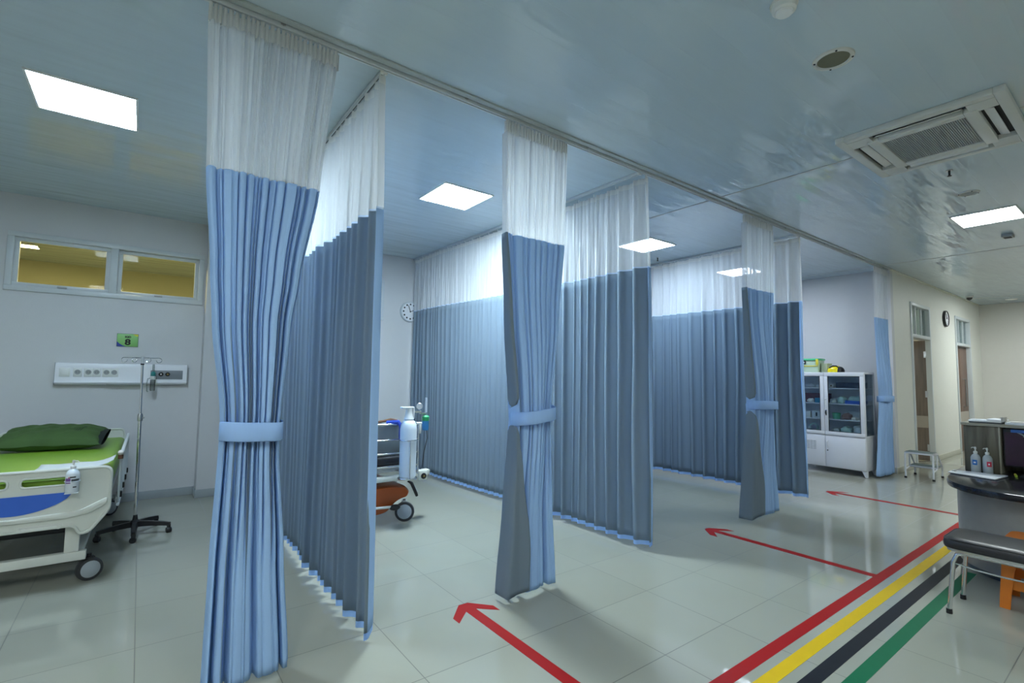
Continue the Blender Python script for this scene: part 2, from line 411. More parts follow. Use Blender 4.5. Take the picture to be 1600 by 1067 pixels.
# rooms seen through the high windows and the open door
struct('wall_neighbour', B().box(XL, X4 + .12, 11.6, 11.72, 0, H).box(XL - .12, XL, YB + .13, 11.6, 0, H).box(X4, X4 + .12, YB + .13, 11.6, 0, H), M['wall_yellow'])
struct('wall_sideroom', B().box(X4 + .12, X5, 6.0, 6.12, 0, H), M['wall_cream'])
# baseboards
struct('baseboard_back', B().box(XL, .60, YB - .012, YB, 0, .095, .003).box(1.16, X4, YB - .012, YB, 0, .095, .003), M['skirting'])
struct('baseboard_pilaster', B().box(.588, 1.172, 6.988, 7.0, 0, .095, .003).box(.588, .60, 7.0, YB - .012, 0, .095, .003).box(1.16, 1.172, 7.0, YB - .012, 0, .095, .003), M['skirting'])
struct('baseboard_end', B().box(X4 - .012, X4, YD, YB - .012, 0, .095, .003), M['skirting'])
struct('baseboard_right', B().box(X4 + .0, 10.83, YD - .012, YD, 0, .095, .003).box(11.98, 13.83, YD - .012, YD, 0, .095, .003).box(15.1, X5 - .012, YD - .012, YD, 0, .095, .003), pm('cream_skirting', (.55, .54, .45), .35))
struct('baseboard_far', B().box(X5 - .012, X5, YF, YD, 0, .095, .003), pm('beige_skirting', (.5, .49, .42), .35))
# ceiling joint strips and cornice
for i, x in enumerate((4.65, 9.47, 14.79)):
    struct('trim_%d' % (i + 1), B().box(x - .012, x + .012, YF, YB if x < X4 else YD, H - .003, H, .001), pm('ceiling_joint_strip', (.42, .45, .45), .3))
struct('trim_4', B().box(X4, X5, YD - .03, YD, H - .022, H, .004), pm('white_cornice', (.78, .78, .68), .4))
struct('trim_5', B().box(XL, X4, YR - .075, YR - .035, H - .014, H, .004), pm('ceiling_edge_profile', (.42, .47, .47), .35))

def window(i, x0, x1):
    w = .055; y0, y1 = YB - .02, YB + .10
    b = B()
    xm = (x0 + x1) / 2 - .0
    for (a, c, e, g) in ((x0, x1, WZ1 - w, WZ1), (x0, x1, WZ0, WZ0 + w), (x0, x0 + w, WZ0 + w, WZ1 - w), (x1 - w, x1, WZ0 + w, WZ1 - w), (xm - .035, xm + .035, WZ0 + w, WZ1 - w)):
        b.box(a, c, y0, y1, e, g, .004)
    root = struct('window_%d' % i, b, M['alu'])
    for k, (a, c) in enumerate(((x0 + w, xm - .035), (xm + .035, x1 - w))):
        tl = 0. if k == 0 else .03
        s = B(); q = .042; z0, z1 = WZ0 + w - .002, WZ1 - w + .002
        a -= .002; c += .002
        for (u, v, e, g) in ((a, c, z1 - q, z1), (a, c, z0, z0 + q), (a, a + q, z0 + q, z1 - q), (c - q, c, z0 + q, z1 - q)):
            s.box(u, v, YB + .015 + tl, YB + .06 + tl, e, g, .004)
        f = obj('window_sash', s, M['alu'], root)
        obj('window_pane', B().box(a + q - .004, c - q + .004, YB + .035 + tl, YB + .041 + tl, z0 + q - .004, z1 - q + .004), M['glass'], f)
        obj('window_latch', B().box((a + c) / 2 - .04, (a + c) / 2 + .04, YB + .0 + tl, YB + .016 + tl, z0 + .008, z0 + .028, .004), M['greymetal'], f)
for i, (a, c) in enumerate(WIN): window(i + 1, a, c)

def door(i, x0, x1, open_angle, leafmat, band, hand):
    w = .06
    b = B().box(x0, x0 + w, YD - .02, YD + .14, 0, TZ1, .004).box(x1 - w, x1, YD - .02, YD + .14, 0, TZ1, .004).box(x0 + w, x1 - w, YD - .02, YD + .14, TZ1 - w, TZ1, .004).box(x0 + w, x1 - w, YD - .02, YD + .14, DZ, TZ0, .004)
    root = struct('door_%d' % i, b, M['alu'])
    p = obj('transom_pane', B().box(x0 + w, x1 - w, YD + .05, YD + .056, TZ0, TZ1 - w), M['clearglass'], root)
    n = 3; cw = (x1 - x0 - 2 * w) / n
    bl = B()
    for k in range(n):
        rows = []
        for z in (TZ0, TZ1 - w):
            rows.append([(x0 + w + cw * (k + .12 + .80 * t / 12), YD + .10 + .018 * math.cos(t * PI / 3), z) for t in range(13)])
        bl.grid(rows)
    obj('transom_blind', bl, M['curtainpale'], root)
    mu = B()
    for k in range(1, n): mu.box(x0 + w + cw * k - .012, x0 + w + cw * k + .012, YD + .02, YD + .05, TZ0, TZ1 - w, .003)
    obj('transom_mullion', mu, M['alu'], root)
    L = x1 - x0 - 2 * w - .01
    mx = Matrix.Translation((x1 - w - .005, YD + .06, 0)) @ Matrix.Rotation(open_angle, 4, 'Z')
    lf = obj('door_leaf', B(mx).box(-L, 0, 0, .04, .008, DZ - .005, .003), leafmat, root)
    obj('kick_band', B(mx).box(-L + .002, -.002, -.003, .043, .62, .84), band, lf)
    if open_angle:
        for z in (.25, 1.25, 2.0): obj('hinge', B(mx).cyl((.004, .02, z - .06), (.004, .02, z + .06), .013).box(-.03, .01, -.006, .0, z - .06, z + .06), M['steel'], root)
    if hand:
        h = B(mx)
        hx = -L * .38
        h.tube([(hx, -.002, .95), (hx, -.05, .95), (hx, -.05, 1.55), (hx, -.002, 1.55)], .014)
        obj('pull_handle', h, M['steel'], lf)
        obj('door_notice', B(mx).box(-L + .02, -L + .26, -.004, 0, 1.86, 2.06), M['paper'], lf)
        obj('notice_strip', B(mx).box(-L + .02, -L + .26, -.0045, -.0005, 1.80, 1.855), M['labeldark'], lf)
        obj('door_gap', B(mx).box(-L * .55 - .003, -L * .55 + .003, -.001, .041, .01, DZ - .01), M['dark'], lf)
    return root
door(1, *DOORS[0], -math.radians(74), M['doorwood'], M['doorband'], False)
door(2, *DOORS[1], 0, M['doorwood2'], M['doorband'], True)

# ------------------------------------------------------------------ ceiling fittings
def panel_light(x, y, m, label, group, sx=.57, sy=.57):
    t = thing('ceiling_light', (x, y, H), label, 'ceiling light', group)
    f = B(); q = .014
    for (a, b_, c, d) in ((-sx / 2, sx / 2, -sy / 2, -sy / 2 + q), (-sx / 2, sx / 2, sy / 2 - q, sy / 2), (-sx / 2, -sx / 2 + q, -sy / 2 + q, sy / 2 - q), (sx / 2 - q, sx / 2, -sy / 2 + q, sy / 2 - q)):
        f.box(x + a, x + b_, y + c, y + d, H - .012, H, .002)
    obj('frame', f, M['white'], t)
    obj('diffuser', B().box(x - sx / 2 + q, x + sx / 2 - q, y - sy / 2 + q, y + sy / 2 - q, H - .009, H - .001), m, t)
    return t
GB = 'square panel lights over the beds'
panel_light(-.39, 4.42, M['lamp_bay'], 'square white panel light above the green bed, nearest at upper left', GB)
panel_light(2.53, 4.38, M['lamp_bay_bright'], 'square white panel light over the trolley bay, between first and second tied curtain', GB)
panel_light(5.58, 4.33, M['lamp_bay'], 'square white panel light beyond the second partition, crossed by its netting', GB)
panel_light(8.2, 4.40, M['lamp_bay_soft'], 'small far square panel light half seen through netting beside third tied curtain', GB)
GH = 'panel lights over the corridor'
panel_light(7.5, 1.15, M['lamp_hall'], 'rectangular panel light over the corridor near the right edge', GH, .6, .54)
panel_light(1.3, -.95, M['lamp_hall'], 'unseen fill panel added over the corridor, to the right of the camera', GH, .6, .54)  # added fill, out of view, to brighten the tied curtains' corridor side
panel_light(-.7, .25, M['lamp_hall'], 'panel light over the corridor just left of and above the camera', GH, .6, .54)
panel_light(13.8, .9, M['lamp_hall_bright'], 'panel light over the far end of the corridor beyond the counter', GH, .6, .54)
panel_light(-3.6, .9, M['lamp_hall'], 'panel light over the corridor behind the camera', GH, .6, .54)
panel_light(-1.44, 10.25, M['lamp_room'], 'small bright panel light in the yellow room behind the high window', 'lights in the rooms beyond', .24, .26)
panel_light(-.3, 8.35, M['lamp_room'], 'unseen fill panel added just behind the high window wall to brighten the yellow room', 'lights in the rooms beyond')  # added out of view to brighten the room behind the windows
panel_light(3.2, 8.35, M['lamp_room'], 'unseen fill panel added in the yellow room behind the trolley bay', 'lights in the rooms beyond')  # second unseen panel, also added for more light in that room
panel_light(12.6, 4.4, M['lamp_room'], 'panel light in the side room behind the open door', 'lights in the rooms beyond')
t = thing('downlight', (15.45, 2.06, H), 'round recessed downlight before the far pale wall', 'downlight')
obj('trim_ring', B().lathe([(.075, -.006), (.095, -.006), (.10, 0), (.075, 0)], (15.45, 2.06, H), n=32), M['white'], t)
obj('lens', B().lathe([(.0, -.004), (.075, -.004), (.075, 0), (0, 0)], (15.45, 2.06, H), n=32), M['lamp_down'], t)

t = thing('smoke_detector', (2.44, 1.06, H), 'round white smoke detector near the top edge above the corridor', 'smoke detector')
obj('body', B().lathe([(0, -.048), (.045, -.046), (.054, -.038), (.056, -.012), (.0, -.012)], (2.44, 1.06, H), n=32), M['white'], t)
obj('mounting_ring', B().lathe([(0, -.013), (.062, -.013), (.064, 0), (0, 0)], (2.44, 1.06, H), n=32), M['offwhite'], t)
obj('sensor_cap', B().lathe([(0, -.058), (.036, -.056), (.040, -.047), (0, -.047)], (2.44, 1.06, H), n=32), pm('bright_white_cap', (.82, .84, .84), .3), t)

def speaker(x, y, r, label, filled):
    t = thing('ceiling_speaker', (x, y, H), label, 'speaker', 'round ceiling speakers')
    obj('rim', B().lathe([(r * .76, -.004), (r * .8, -.011), (r * .97, -.008), (r, 0), (r * .76, 0)], (x, y, H), n=40), M['offwhite'], t)
    obj('grille', B().lathe([(0, -.006), (r * .5, -.0065), (r * .77, -.004), (r * .77, 0), (0, 0)], (x, y, H), n=40), M['speakergrille'] if filled else M['grille'], t)
    for k in range(4):
        a = k * PI / 2 + .5
        obj('screw', B().lathe([(0, -.014), (.005, -.013), (.006, -.008), (0, -.008)], (x + math.cos(a) * r * .89, y + math.sin(a) * r * .89, H), n=10), M['dark'], t)
speaker(3.10, 1.085, .105, 'round ceiling speaker with olive mesh and four dark screws', True)
speaker(6.40, 1.11, .085, 'small far round ceiling speaker between the air conditioner and panel light', False)

def sprinkler(x, y, label):
    t = thing('sprinkler', (x, y, H), label, 'sprinkler', 'ceiling sprinklers')
    obj('escutcheon', B().lathe([(0, -.004), (.022, -.004), (.026, 0), (0, 0)], (x, y, H), n=20), M['steel'], t)
    obj('nozzle', B().cyl((x, y, H - .045), (x, y, H - .003), .008, .009, 10).cyl((x, y, H - .052), (x, y, H - .048), .016, n=12), M['dark'], t)
sprinkler(5.58, 1.085, 'dark sprinkler head just beyond the ceiling air conditioner')
sprinkler(6.30, 4.68, 'tiny dark sprinkler head beside the panel light behind second partition')
t = thing('motion_sensor', (8.62, 1.15, H), 'small grey box on the ceiling beyond the corridor panel light', 'sensor')
obj('housing', B().box(8.54, 8.70, 1.10, 1.20, H - .035, H, .006), M['greymetal'], t)
obj('sensor_window', B().box(8.57, 8.67, 1.115, 1.185, H - .039, H - .034, .001), M['rubber'], t)
t = thing('security_camera', (14.3, 2.55, H), 'small dark dome security camera where corridor ceiling meets the door wall', 'camera')
obj('base', B().lathe([(0, -.03), (.06, -.03), (.065, 0), (0, 0)], (14.3, 2.55, H), n=24), M['white'], t)
obj('dome', B().ell((14.3, 2.55, H - .03), (.052, .052, .055), 20, 12), M['black'], t)

# ceiling cassette air conditioner
ax0, ax1, ay0, ay1 = 4.18, 5.21, .53, 1.47
acx, acy = (ax0 + ax1) / 2, (ay0 + ay1) / 2
t = thing('air_conditioner', (acx, acy, H), 'square white ceiling cassette air conditioner at upper right', 'air conditioner')
b = B(); zt, zb = H, H - .045
fr = .20
b.box(ax0, ax1, ay0, ay0 + .06, zb, zt, .006).box(ax0, ax1, ay1 - .06, ay1, zb, zt, .006).box(ax0, ax0 + .06, ay0 + .06, ay1 - .06, zb, zt, .006).box(ax1 - .06, ax1, ay0 + .06, ay1 - .06, zb, zt, .006)
for (a, c, d, e) in ((ax0 + .06, ax0 + fr, ay0 + .06, ay0 + fr), (ax1 - fr, ax1 - .06, ay0 + .06, ay0 + fr), (ax0 + .06, ax0 + fr, ay1 - fr, ay1 - .06), (ax1 - fr, ax1 - .06, ay1 - fr, ay1 - .06)): b.box(a, c, d, e, zb, zt)
b.box(ax0 + .06, ax1 - .06, ay0 + .06, ay1 - .06, zt - .008, zt)
obj('panel', b, M['offwhite'], t)
obj('slot_backing', B().box(ax0 + .062, ax1 - .062, ay0 + .062, ay1 - .062, zt - .012, zt - .0085), M['dark'], t)
obj('intake_frame', B().box(ax0 + .16, ax1 - .16, ay0 + .16, ay0 + .23, zb - .006, zt - .01, .005).box(ax0 + .16, ax1 - .16, ay1 - .23, ay1 - .16, zb - .006, zt - .01, .005).box(ax0 + .16, ax0 + .23, ay0 + .23, ay1 - .23, zb - .006, zt - .01, .005).box(ax1 - .23, ax1 - .16, ay0 + .23, ay1 - .23, zb - .006, zt - .01, .005), M['offwhite'], t)
g = B()
for k in range(40):
    y = ay0 + .235 + (ay1 - ay0 - .47) * k / 39
    g.box(ax0 + .23, ax1 - .23, y - .0045, y + .0045, zb + .006, zb + .014)
g.box(ax0 + .23, ax1 - .23, ay0 + .23, ay1 - .23, zb + .014, zb + .018)
obj('intake_grille', g, M['grille'], t)
for (px, py, along, tilt) in ((acx, ay0 + .115, 'x', .25), (acx, ay1 - .115, 'x', -.25), (ax0 + .115, acy, 'y', -.5), (ax1 - .115, acy, 'y', .5)):
    if along == 'x': fb = B().box(acx - .28, acx + .28, py - .026, py + .026, zb + .012, zb + .018, .002, rot=Euler((tilt, 0, 0)))
    else: fb = B().box(px - .026, px + .026, acy - .24, acy + .24, zb + .012, zb + .018, .002, rot=Euler((0, tilt, 0)))
    obj('louvre_flap', fb, M['white'], t)

# ------------------------------------------------------------------ curtain tracks
def track(x0, y0, x1, y1, label):
    ang = math.atan2(y1 - y0, x1 - x0); L = math.hypot(x1 - x0, y1 - y0)
    mx = Matrix.Translation((x0, y0, H)) @ Matrix.Rotation(ang, 4, 'Z')
    t = thing('curtain_track', (x0, y0, H), label, 'curtain track', 'ceiling curtain tracks')
    obj('rail', B(mx).box(0, L, -.016, -.005, -.026, 0, .002).box(0, L, .005, .016, -.026, 0, .002).box(0, L, -.005, .005, -.012, 0), M['alu'], t)
    obj('slot', B(mx).box(.01, L - .01, -.0048, .0048, -.016, -.0122), M['dark'], t)
    obj('end_cap', B(mx).box(-.012, .012, -.021, .021, -.032, 0, .004), M['white'], t)
    n = int(L / 1.1)
    for k in range(n):
        u = .45 + k * (L - .7) / max(1, n - 1)
        obj('bracket', B(mx).box(u - .012, u + .012, -.026, -.016, -.012, 0, .002).cyl((u, -.023, -.016), (u, -.023, -.011), .005, n=8), M['greymetal'], t)
track(XL + .02, YR, X4 - .005, YR, 'long white ceiling track carrying the tied blue curtains along the bay fronts')
track(X1, YR + .03, X1, 6.98, 'white ceiling track of the first partition curtain')
track(X2, YR + .03, X2 - .06, YB - .005, 'white ceiling track of the second partition curtain')
track(X3, YR + .03, X3, YB - .005, 'white ceiling track of the third partition curtain')

ZN, ZF, ZH, ZB = H - .045, 2.49, .088, .052
def saw(t, k=.70, soft=.07):
    # long facet falling over k of the pleat, short return, rounded corners
    def raw(q):
        q %= 1.
        return 1 - 2 * q / k if q < k else -1 + 2 * (q - k) / (1 - k)
    return sum(raw(t + d * soft) for d in (-1, -.5, 0, .5, 1)) / 5
def crease(t, tilt, w):
    # flat cloth facet between two narrow folds
    d = min(t, 1 - t)
    return 1 - 2 * math.exp(-(d / w) ** 2) + tilt * (t - .5) + .25 * math.sin(PI * t)
def tri(p, k=.93): return math.asin(k * math.sin(p)) / math.asin(k)
def smooth(a, b, x):
    t = max(0., min(1., (x - a) / (b - a))); return t * t * (3 - 2 * t)
def lerp(a, b, t): return a + (b - a) * t
def interp(tab, z):
    """tab: list of (z, ...) from high to low"""
    if z >= tab[0][0]: return tab[0][1:]
    for p, q in zip(tab, tab[1:]):
        if p[0] >= z >= q[0]:
            t = (p[0] - z) / (p[0] - q[0]); t = t * t * (3 - 2 * t) * .5 + t * .5
            return tuple(lerp(a, b, t) for a, b in zip(p[1:], q[1:]))
    return tab[-1][1:]

def add_solid(o, th=.0025):
    md = o.modifiers.new('cloth_thickness', 'SOLIDIFY'); md.thickness = th; md.offset = -1; md.material_offset = 1; md.material_offset_rim = 1
    md.use_even_offset = False

def partition(xf, y0, y1, lam, label, seed, flap, amp=1., flapdrop=.03):
    """pleated cloth hanging across the bays: grey towards -x, blue behind, white netting above"""
    rnd = random.Random(seed)
    # pleat knots
    knots = [y0]; amps = []; k = 0
    while knots[-1] < y1:
        knots.append(knots[-1] + lam(knots[-1]) * rnd.uniform(.62, 1.4)); amps.append(rnd.uniform(.65, 1.25))
    drift = [(rnd.uniform(-.9, .9), rnd.uniform(1.0, 2.6), rnd.uniform(0, 6)) for _ in knots]
    per = 16
    cols = []
    for i in range(len(knots) - 1):
        for j in range(per): cols.append((i, j / per))
    cols.append((len(knots) - 2, 1.))
    def pos(i, t, z, fine):
        w = knots[i + 1] - knots[i]
        g = smooth(H, 2.2, z)
        a2 = lerp(amps[i], amps[min(i + 1, len(amps) - 1)], t)
        d0 = drift[i]; d1 = drift[i + 1]
        dr = lerp(d0[0] * math.sin(d0[1] * z + d0[2]), d1[0] * math.sin(d1[1] * z + d1[2]), t)
        ph = 2 * PI * t + dr * (.35 + .5 * smooth(2.6, 1.4, z))
        A = lerp(.020, .042, g) * a2 * amp * min(1.5, w / .13)
        y = knots[i] + w * t - .05 * w * math.sin(2 * ph) * g
        x = xf(y) + A * saw(ph / (2 * PI)) + .006 * math.sin(y * 3.1 + z * 1.3)
        if fine: x += .007 * smooth(ZF + .1, H, z) * math.sin(ph * 3 + seed) + .004 * math.sin(5 * ph + z)
        return (x, y, z)
    fl = []
    if flap:
        # the front edge turned back on itself so that its reverse shows
        for j in range(9): fl.append(j / 9)
    def column(z, fine):
        row = []
        xs, ys, _ = pos(0, 0, z, fine)
        if flap:
            for t in fl:
                a = (1 - t)
                yy = ys - .02 + flap * lerp(.35, 1., smooth(.0, 2.3, z)) * a * (1 + .12 * math.sin(z * 1.9)) + .02 * (t ** 3)
                xx = xs - .044 - .012 * math.sin(a * 4) * smooth(3, 1, z) if t < .75 else lerp(xs - .044, xs - .01, (t - .75) / .25)
                row.append((xx, yy, z - flapdrop * smooth(.6, 0., z)))
        for i, t in cols:
            row.append(pos(i, t, z, fine))
        return row
    def zs(a, b, n): return [lerp(a, b, k / n) for k in range(n + 1)]
    mid = (y0 + y1) / 2
    t = thing('partition_curtain', (xf(mid), mid, ZB), label, 'curtain', 'partition curtains between the bays')
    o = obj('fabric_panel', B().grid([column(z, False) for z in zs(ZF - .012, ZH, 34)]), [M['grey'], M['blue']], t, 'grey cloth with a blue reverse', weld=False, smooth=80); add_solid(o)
    obj('hem', B().grid([column(z, False) for z in zs(ZH, ZB, 2)]), M['hem'], t, 'light blue hem', weld=False, smooth=80)
    obj('seam_band', B().grid([column(z, False) for z in zs(ZF, ZF - .012, 1)]), M['seam'], t, 'pale blue seam band', weld=False, smooth=80)
    obj('netting', B().grid([column(z, True) for z in zs(ZN - .05, ZF, 14)]), M['net'], t, 'white see-through netting', weld=False, smooth=80)
    obj('header_tape', B().grid([column(z, True) for z in zs(ZN, ZN - .05, 2)]), M['tape'], t, 'white gathered header tape', weld=False, smooth=80)
    g0 = None; nk = len(knots)
    for k in range(0, nk - 1, 2):
        p = Vector((xf(knots[k]), knots[k], H - .034))
        if p.y > y1: break
        if g0 is None:
            g0 = obj('glider', B().cyl((0, 0, -.014), (0, 0, .012), .004, n=8), M['white'], None, base=(0, 0, 0)); g0.parent = t; OFF[g0] = OFF[t]; g0.location = p - OFF[t]
        else:
            c = g0.copy(); col.objects.link(c); c.parent = t; c.location = p - OFF[t]
    return t

partition(lambda y: X1, YR + .03, 6.75, lambda y: .135, 'first partition curtain, grey with white netting, nearest, beside the large tied blue curtain', 11, .020, 1.0, .04)
partition(lambda y: X2 + .055 - .135 * smooth(3.4, 6.9, y), YR + .0, 7.02, lambda y: .135 if y < 4.1 else .098, 'second partition curtain, grey with netting, from the clock on the back wall to mid picture', 23, .02, 1.05, .0)
partition(lambda y: X3, YR + .0, 7.0, lambda y: .16, 'third partition curtain, grey with netting, left of the white medicine cabinet', 37, .045, 1.1, .0)

def tied(xtab, label, seed, npl, flap, tie, tilt=0., depth=1., facets=5):
    """curtain gathered by a tieback; blue to the corridor, grey behind"""
    rnd = random.Random(seed)
    def warp(n):
        k = [0.]
        for _ in range(n): k.append(k[-1] + rnd.choice((.35, .5, .7, 1.0, 1.5, 2.0)) * rnd.uniform(.8, 1.2))
        return [v / k[-1] for v in k], [rnd.uniform(.6, 1.25) for _ in range(n + 1)]
    kt, at = warp(npl); kb, ab = warp(facets)
    tilts = [rnd.uniform(-1.2, 1.2) for _ in kt]; tiltb = [rnd.uniform(-1.0, 1.0) for _ in kb]
    def phase(u, kk):
        for i in range(len(kk) - 1):
            if u <= kk[i + 1] + 1e-9: return i, (u - kk[i]) / (kk[i + 1] - kk[i])
        return len(kk) - 2, 1.
    NU = 360
    wtie = tie
    def row(z, fine):
        xl, xr = interp(xtab, z)
        W = xr - xl
        gt = smooth(wtie + 1.1, wtie + .05, z)              # gathering towards the tie
        below = smooth(wtie - .05, wtie - .75, z)
        out = []
        for q in range(NU + 1):
            u = q / NU
            i, t = phase(u, kt); pt = 2 * PI * t
            j, s = phase(u, kb); pb = 2 * PI * s
            a_t = lerp(at[i], at[i + 1], t); a_b = lerp(ab[j], ab[j + 1], s)
            ta = (lerp(.012, .018, gt) * (1 - .90 * below)) * a_t * min(1.15, .35 + .8 * (kt[i + 1] - kt[i]) * npl)
            tb = (.009 + .010 * gt * (1 - below) + .026 * below) * a_b
            dk = kt[i + 1] - kt[i]; db = kb[j + 1] - kb[j]
            y = YR - depth * (ta * crease(t, tilts[i], min(.3, .011 / dk)) + tb * crease(s, tiltb[j], min(.3, .02 / db))) - .055 * gt * (1 - .5 * below) * (1 - (2 * u - 1) ** 2)
            ov = (.10 + .06 * gt) * (1 - .8 * below) * (kt[i + 1] - kt[i]) * math.sin(2 * pt) * .5
            ob = -.12 * below * (kb[j + 1] - kb[j]) * math.sin(2 * pb + 1.) * .5
            x = xl + W * (u - ov - ob)
            if fine:
                fz = smooth(ZF, H - .1, z)
                y += .010 * fz * math.sin(pt * 2 + 3 * u) + .004 * math.sin(pt * 3 + z * 2)
            out.append((x, y, z))
        if flap:
            wf = (1 - .92 * math.exp(-((z - wtie) / .13) ** 2)) * flap * (.09 * smooth(2.6, 2.2, z) * (1 - smooth(1.9, 1.35, z)) + .09 * smooth(1.9, 1.35, z) + smooth(wtie, .25, z)) * (xr - xl)
            fr = []
            x0, y0, _ = out[0]
            n = 14
            near = min(q[1] for q in out if q[0] <= x0 + wf + .03)
            for q in range(n):
                a = 1 - q / n
                yf = near - .010 - .010 * below * (.5 + .5 * math.sin(a * 7 + 1))
                gz = math.exp(-((z - wtie) / .072) ** 4)
                fr.append((x0 + wf * a - .010 * (1 - a) * (1 - gz) + .012 * gz, lerp(y0, yf, min(1., a * 13) ** .6 * (1 - gz)) + .014 * gz, z + .02 * a * smooth(.5, 0, z)))
            out = fr + out
        return out
    def zs(a, b, n): return [lerp(a, b, k / n) for k in range(n + 1)]
    xl, xr = interp(xtab, 1.2); cx = (xl + xr) / 2
    t = thing('tied_curtain', (cx, YR, .035), label, 'curtain', 'blue curtains tied back along the bay fronts')
    zb = .035
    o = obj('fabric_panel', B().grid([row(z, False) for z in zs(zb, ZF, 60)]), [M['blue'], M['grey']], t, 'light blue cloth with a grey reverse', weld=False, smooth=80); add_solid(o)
    obj('netting', B().grid([row(z, True) for z in zs(ZF, ZN - .085, 16)]), M['net'], t, 'white see-through netting', weld=False, smooth=80)
    # narrow-pleated header tape
    hr = []
    xl2, xr2 = interp(xtab, H)
    hn = int(npl * 1.7)
    for z in zs(ZN - .09, ZN + .005, 4):
        r = []
        for q in range(hn * 12 + 1):
            u = q / (hn * 12); ph = 2 * PI * u * hn + 1.2 * math.sin(u * 23 + seed)
            r.append((xl2 + (xr2 - xl2) * u - .006 * math.sin(2 * ph), YR - .018 * tri(ph, .97) - .003, z + .004 * math.sin(ph * .5)))
        hr.append(r)
    obj('header_tape', B().grid(hr), M['tape'], t, 'white pleated header tape', weld=False, smooth=80)
    g0 = None
    for k in range(9):
        p = Vector((lerp(xl2, xr2, (k + .5) / 9), YR, H - .034))
        if g0 is None:
            g0 = obj('glider', B().cyl((0, 0, -.014), (0, 0, .012), .004, n=8), M['white'], None, base=(0, 0, 0)); g0.parent = t; OFF[g0] = OFF[t]; g0.location = p - OFF[t]
        else:
            c = g0.copy(); col.objects.link(c); c.parent = t; c.location = p - OFF[t]
    # tieback: a flat band right round the gathered cloth
    xl, xr = interp(xtab, wtie); hw = (xr - xl) / 2 + .006; cx = (xl + xr) / 2
    rr = []
    dfront = .125 * depth if depth < .99 else .118 + (.022 if flap else 0)
    for z in (-.044, -.04, 0, .04, .044):
        r = []
        for q in range(64):
            a = 2 * PI * q / 64
            cs, sn = math.cos(a), math.sin(a)
            ex = math.copysign(abs(cs) ** .55, cs); ey = math.copysign(abs(sn) ** .75, sn)
            xx = cx + hw * ex; yy = YR - .012 + (dfront if ey < 0 else .075) * ey
            sh = -.004 if abs(z) > .042 else 0
            r.append((xx + sh * ex, yy + sh * ey, wtie + z + tilt * ex * .5 + .006 * math.sin(a * 2)))
        rr.append(r)
    o = obj('tieback', B().grid(rr, closed=True), M['hem'] if False else M['blue'], t, 'light blue tieback band', weld=False, smooth=60)
    md = o.modifiers.new('band_thickness', 'SOLIDIFY'); md.thickness = .004; md.offset = 0
    return t

tied([(H, .176, .812), (2.49, .205, .738), (2.0, .245, .66), (1.745, .265, .625), (1.3, .32, .592), (1.21, .325, .586), (1.12, .322, .590), (.6, .305, .635), (.04, .298, .678)],
     'large tied blue curtain nearest the camera, right of the green bed', 5, 16, 0., 1.213, 0., 1., 5)
tied([(H, 1.978, 2.575), (2.49, 1.985, 2.553), (1.9, 2.02, 2.49), (1.3, 2.075, 2.40), (1.215, 2.083, 2.398), (1.12, 2.078, 2.398), (.6, 2.035, 2.425), (.04, 1.985, 2.465)],
     'second tied blue curtain, mid picture, its grey lining showing low on the left', 17, 13, .36, 1.222, .05, 1., 4)
tied([(H, 5.234, 5.874), (2.49, 5.215, 5.858), (1.9, 5.25, 5.80), (1.3, 5.295, 5.715), (1.215, 5.295, 5.71), (1.12, 5.29, 5.71), (.6, 5.20, 5.77), (.04, 5.115, 5.845)],
     'third tied blue curtain, small, before the third grey partition', 29, 11, .36, 1.213, 0., 1., 4)
tied([(H, 9.223, 9.80), (2.49, 9.19, 9.80), (1.9, 9.22, 9.79), (1.3, 9.275, 9.74), (1.215, 9.275, 9.735), (1.12, 9.27, 9.735), (.6, 9.17, 9.78), (.04, 9.06, 9.81)],
     'farthest tied blue curtain, right of the white medicine cabinet', 41, 9, 0., 1.21, 0., .62, 4)

# ------------------------------------------------------------------ floor markings
GS = 'coloured guide stripes along the corridor floor'
for y, mk, c in ((1.404, 'red', 'red'), (1.278, 'yellow', 'yellow'), (1.148, 'blacktape', 'black'), (1.018, 'greentape', 'green')):
    obj('floor_stripe', B().box(-3.5, 5.30 if c == 'green' else 15.9, y - .036, y + .036, .0, .0012), M[mk], None, '%s guide stripe taped along the corridor floor' % c, 'floor stripe', GS)
def arrow(x, label):
    b = B()
    yt = 2.855; w = .036
    b.prism([(x - w, 1.44), (x + w, 1.44), (x + w, yt - .10), (x - w, yt - .10)], 0, .0012)
    b.prism([(x - w, yt - .10), (x + w, yt - .10), (x + .15, yt - .205), (x + .15, yt - .13), (x + .035, yt), (x - .035, yt), (x - .15, yt - .13), (x - .15, yt - .205)], 0, .0012)
    obj('floor_arrow', b, M['red'], None, label, 'floor arrow', 'red arrows pointing into the bays')
arrow(1.77, 'large red floor arrow pointing into the bay left of the second tied curtain')
arrow(4.60, 'middle red floor arrow pointing in between second and third partition')
arrow(7.47, 'small far red floor arrow pointing toward the white medicine cabinet')

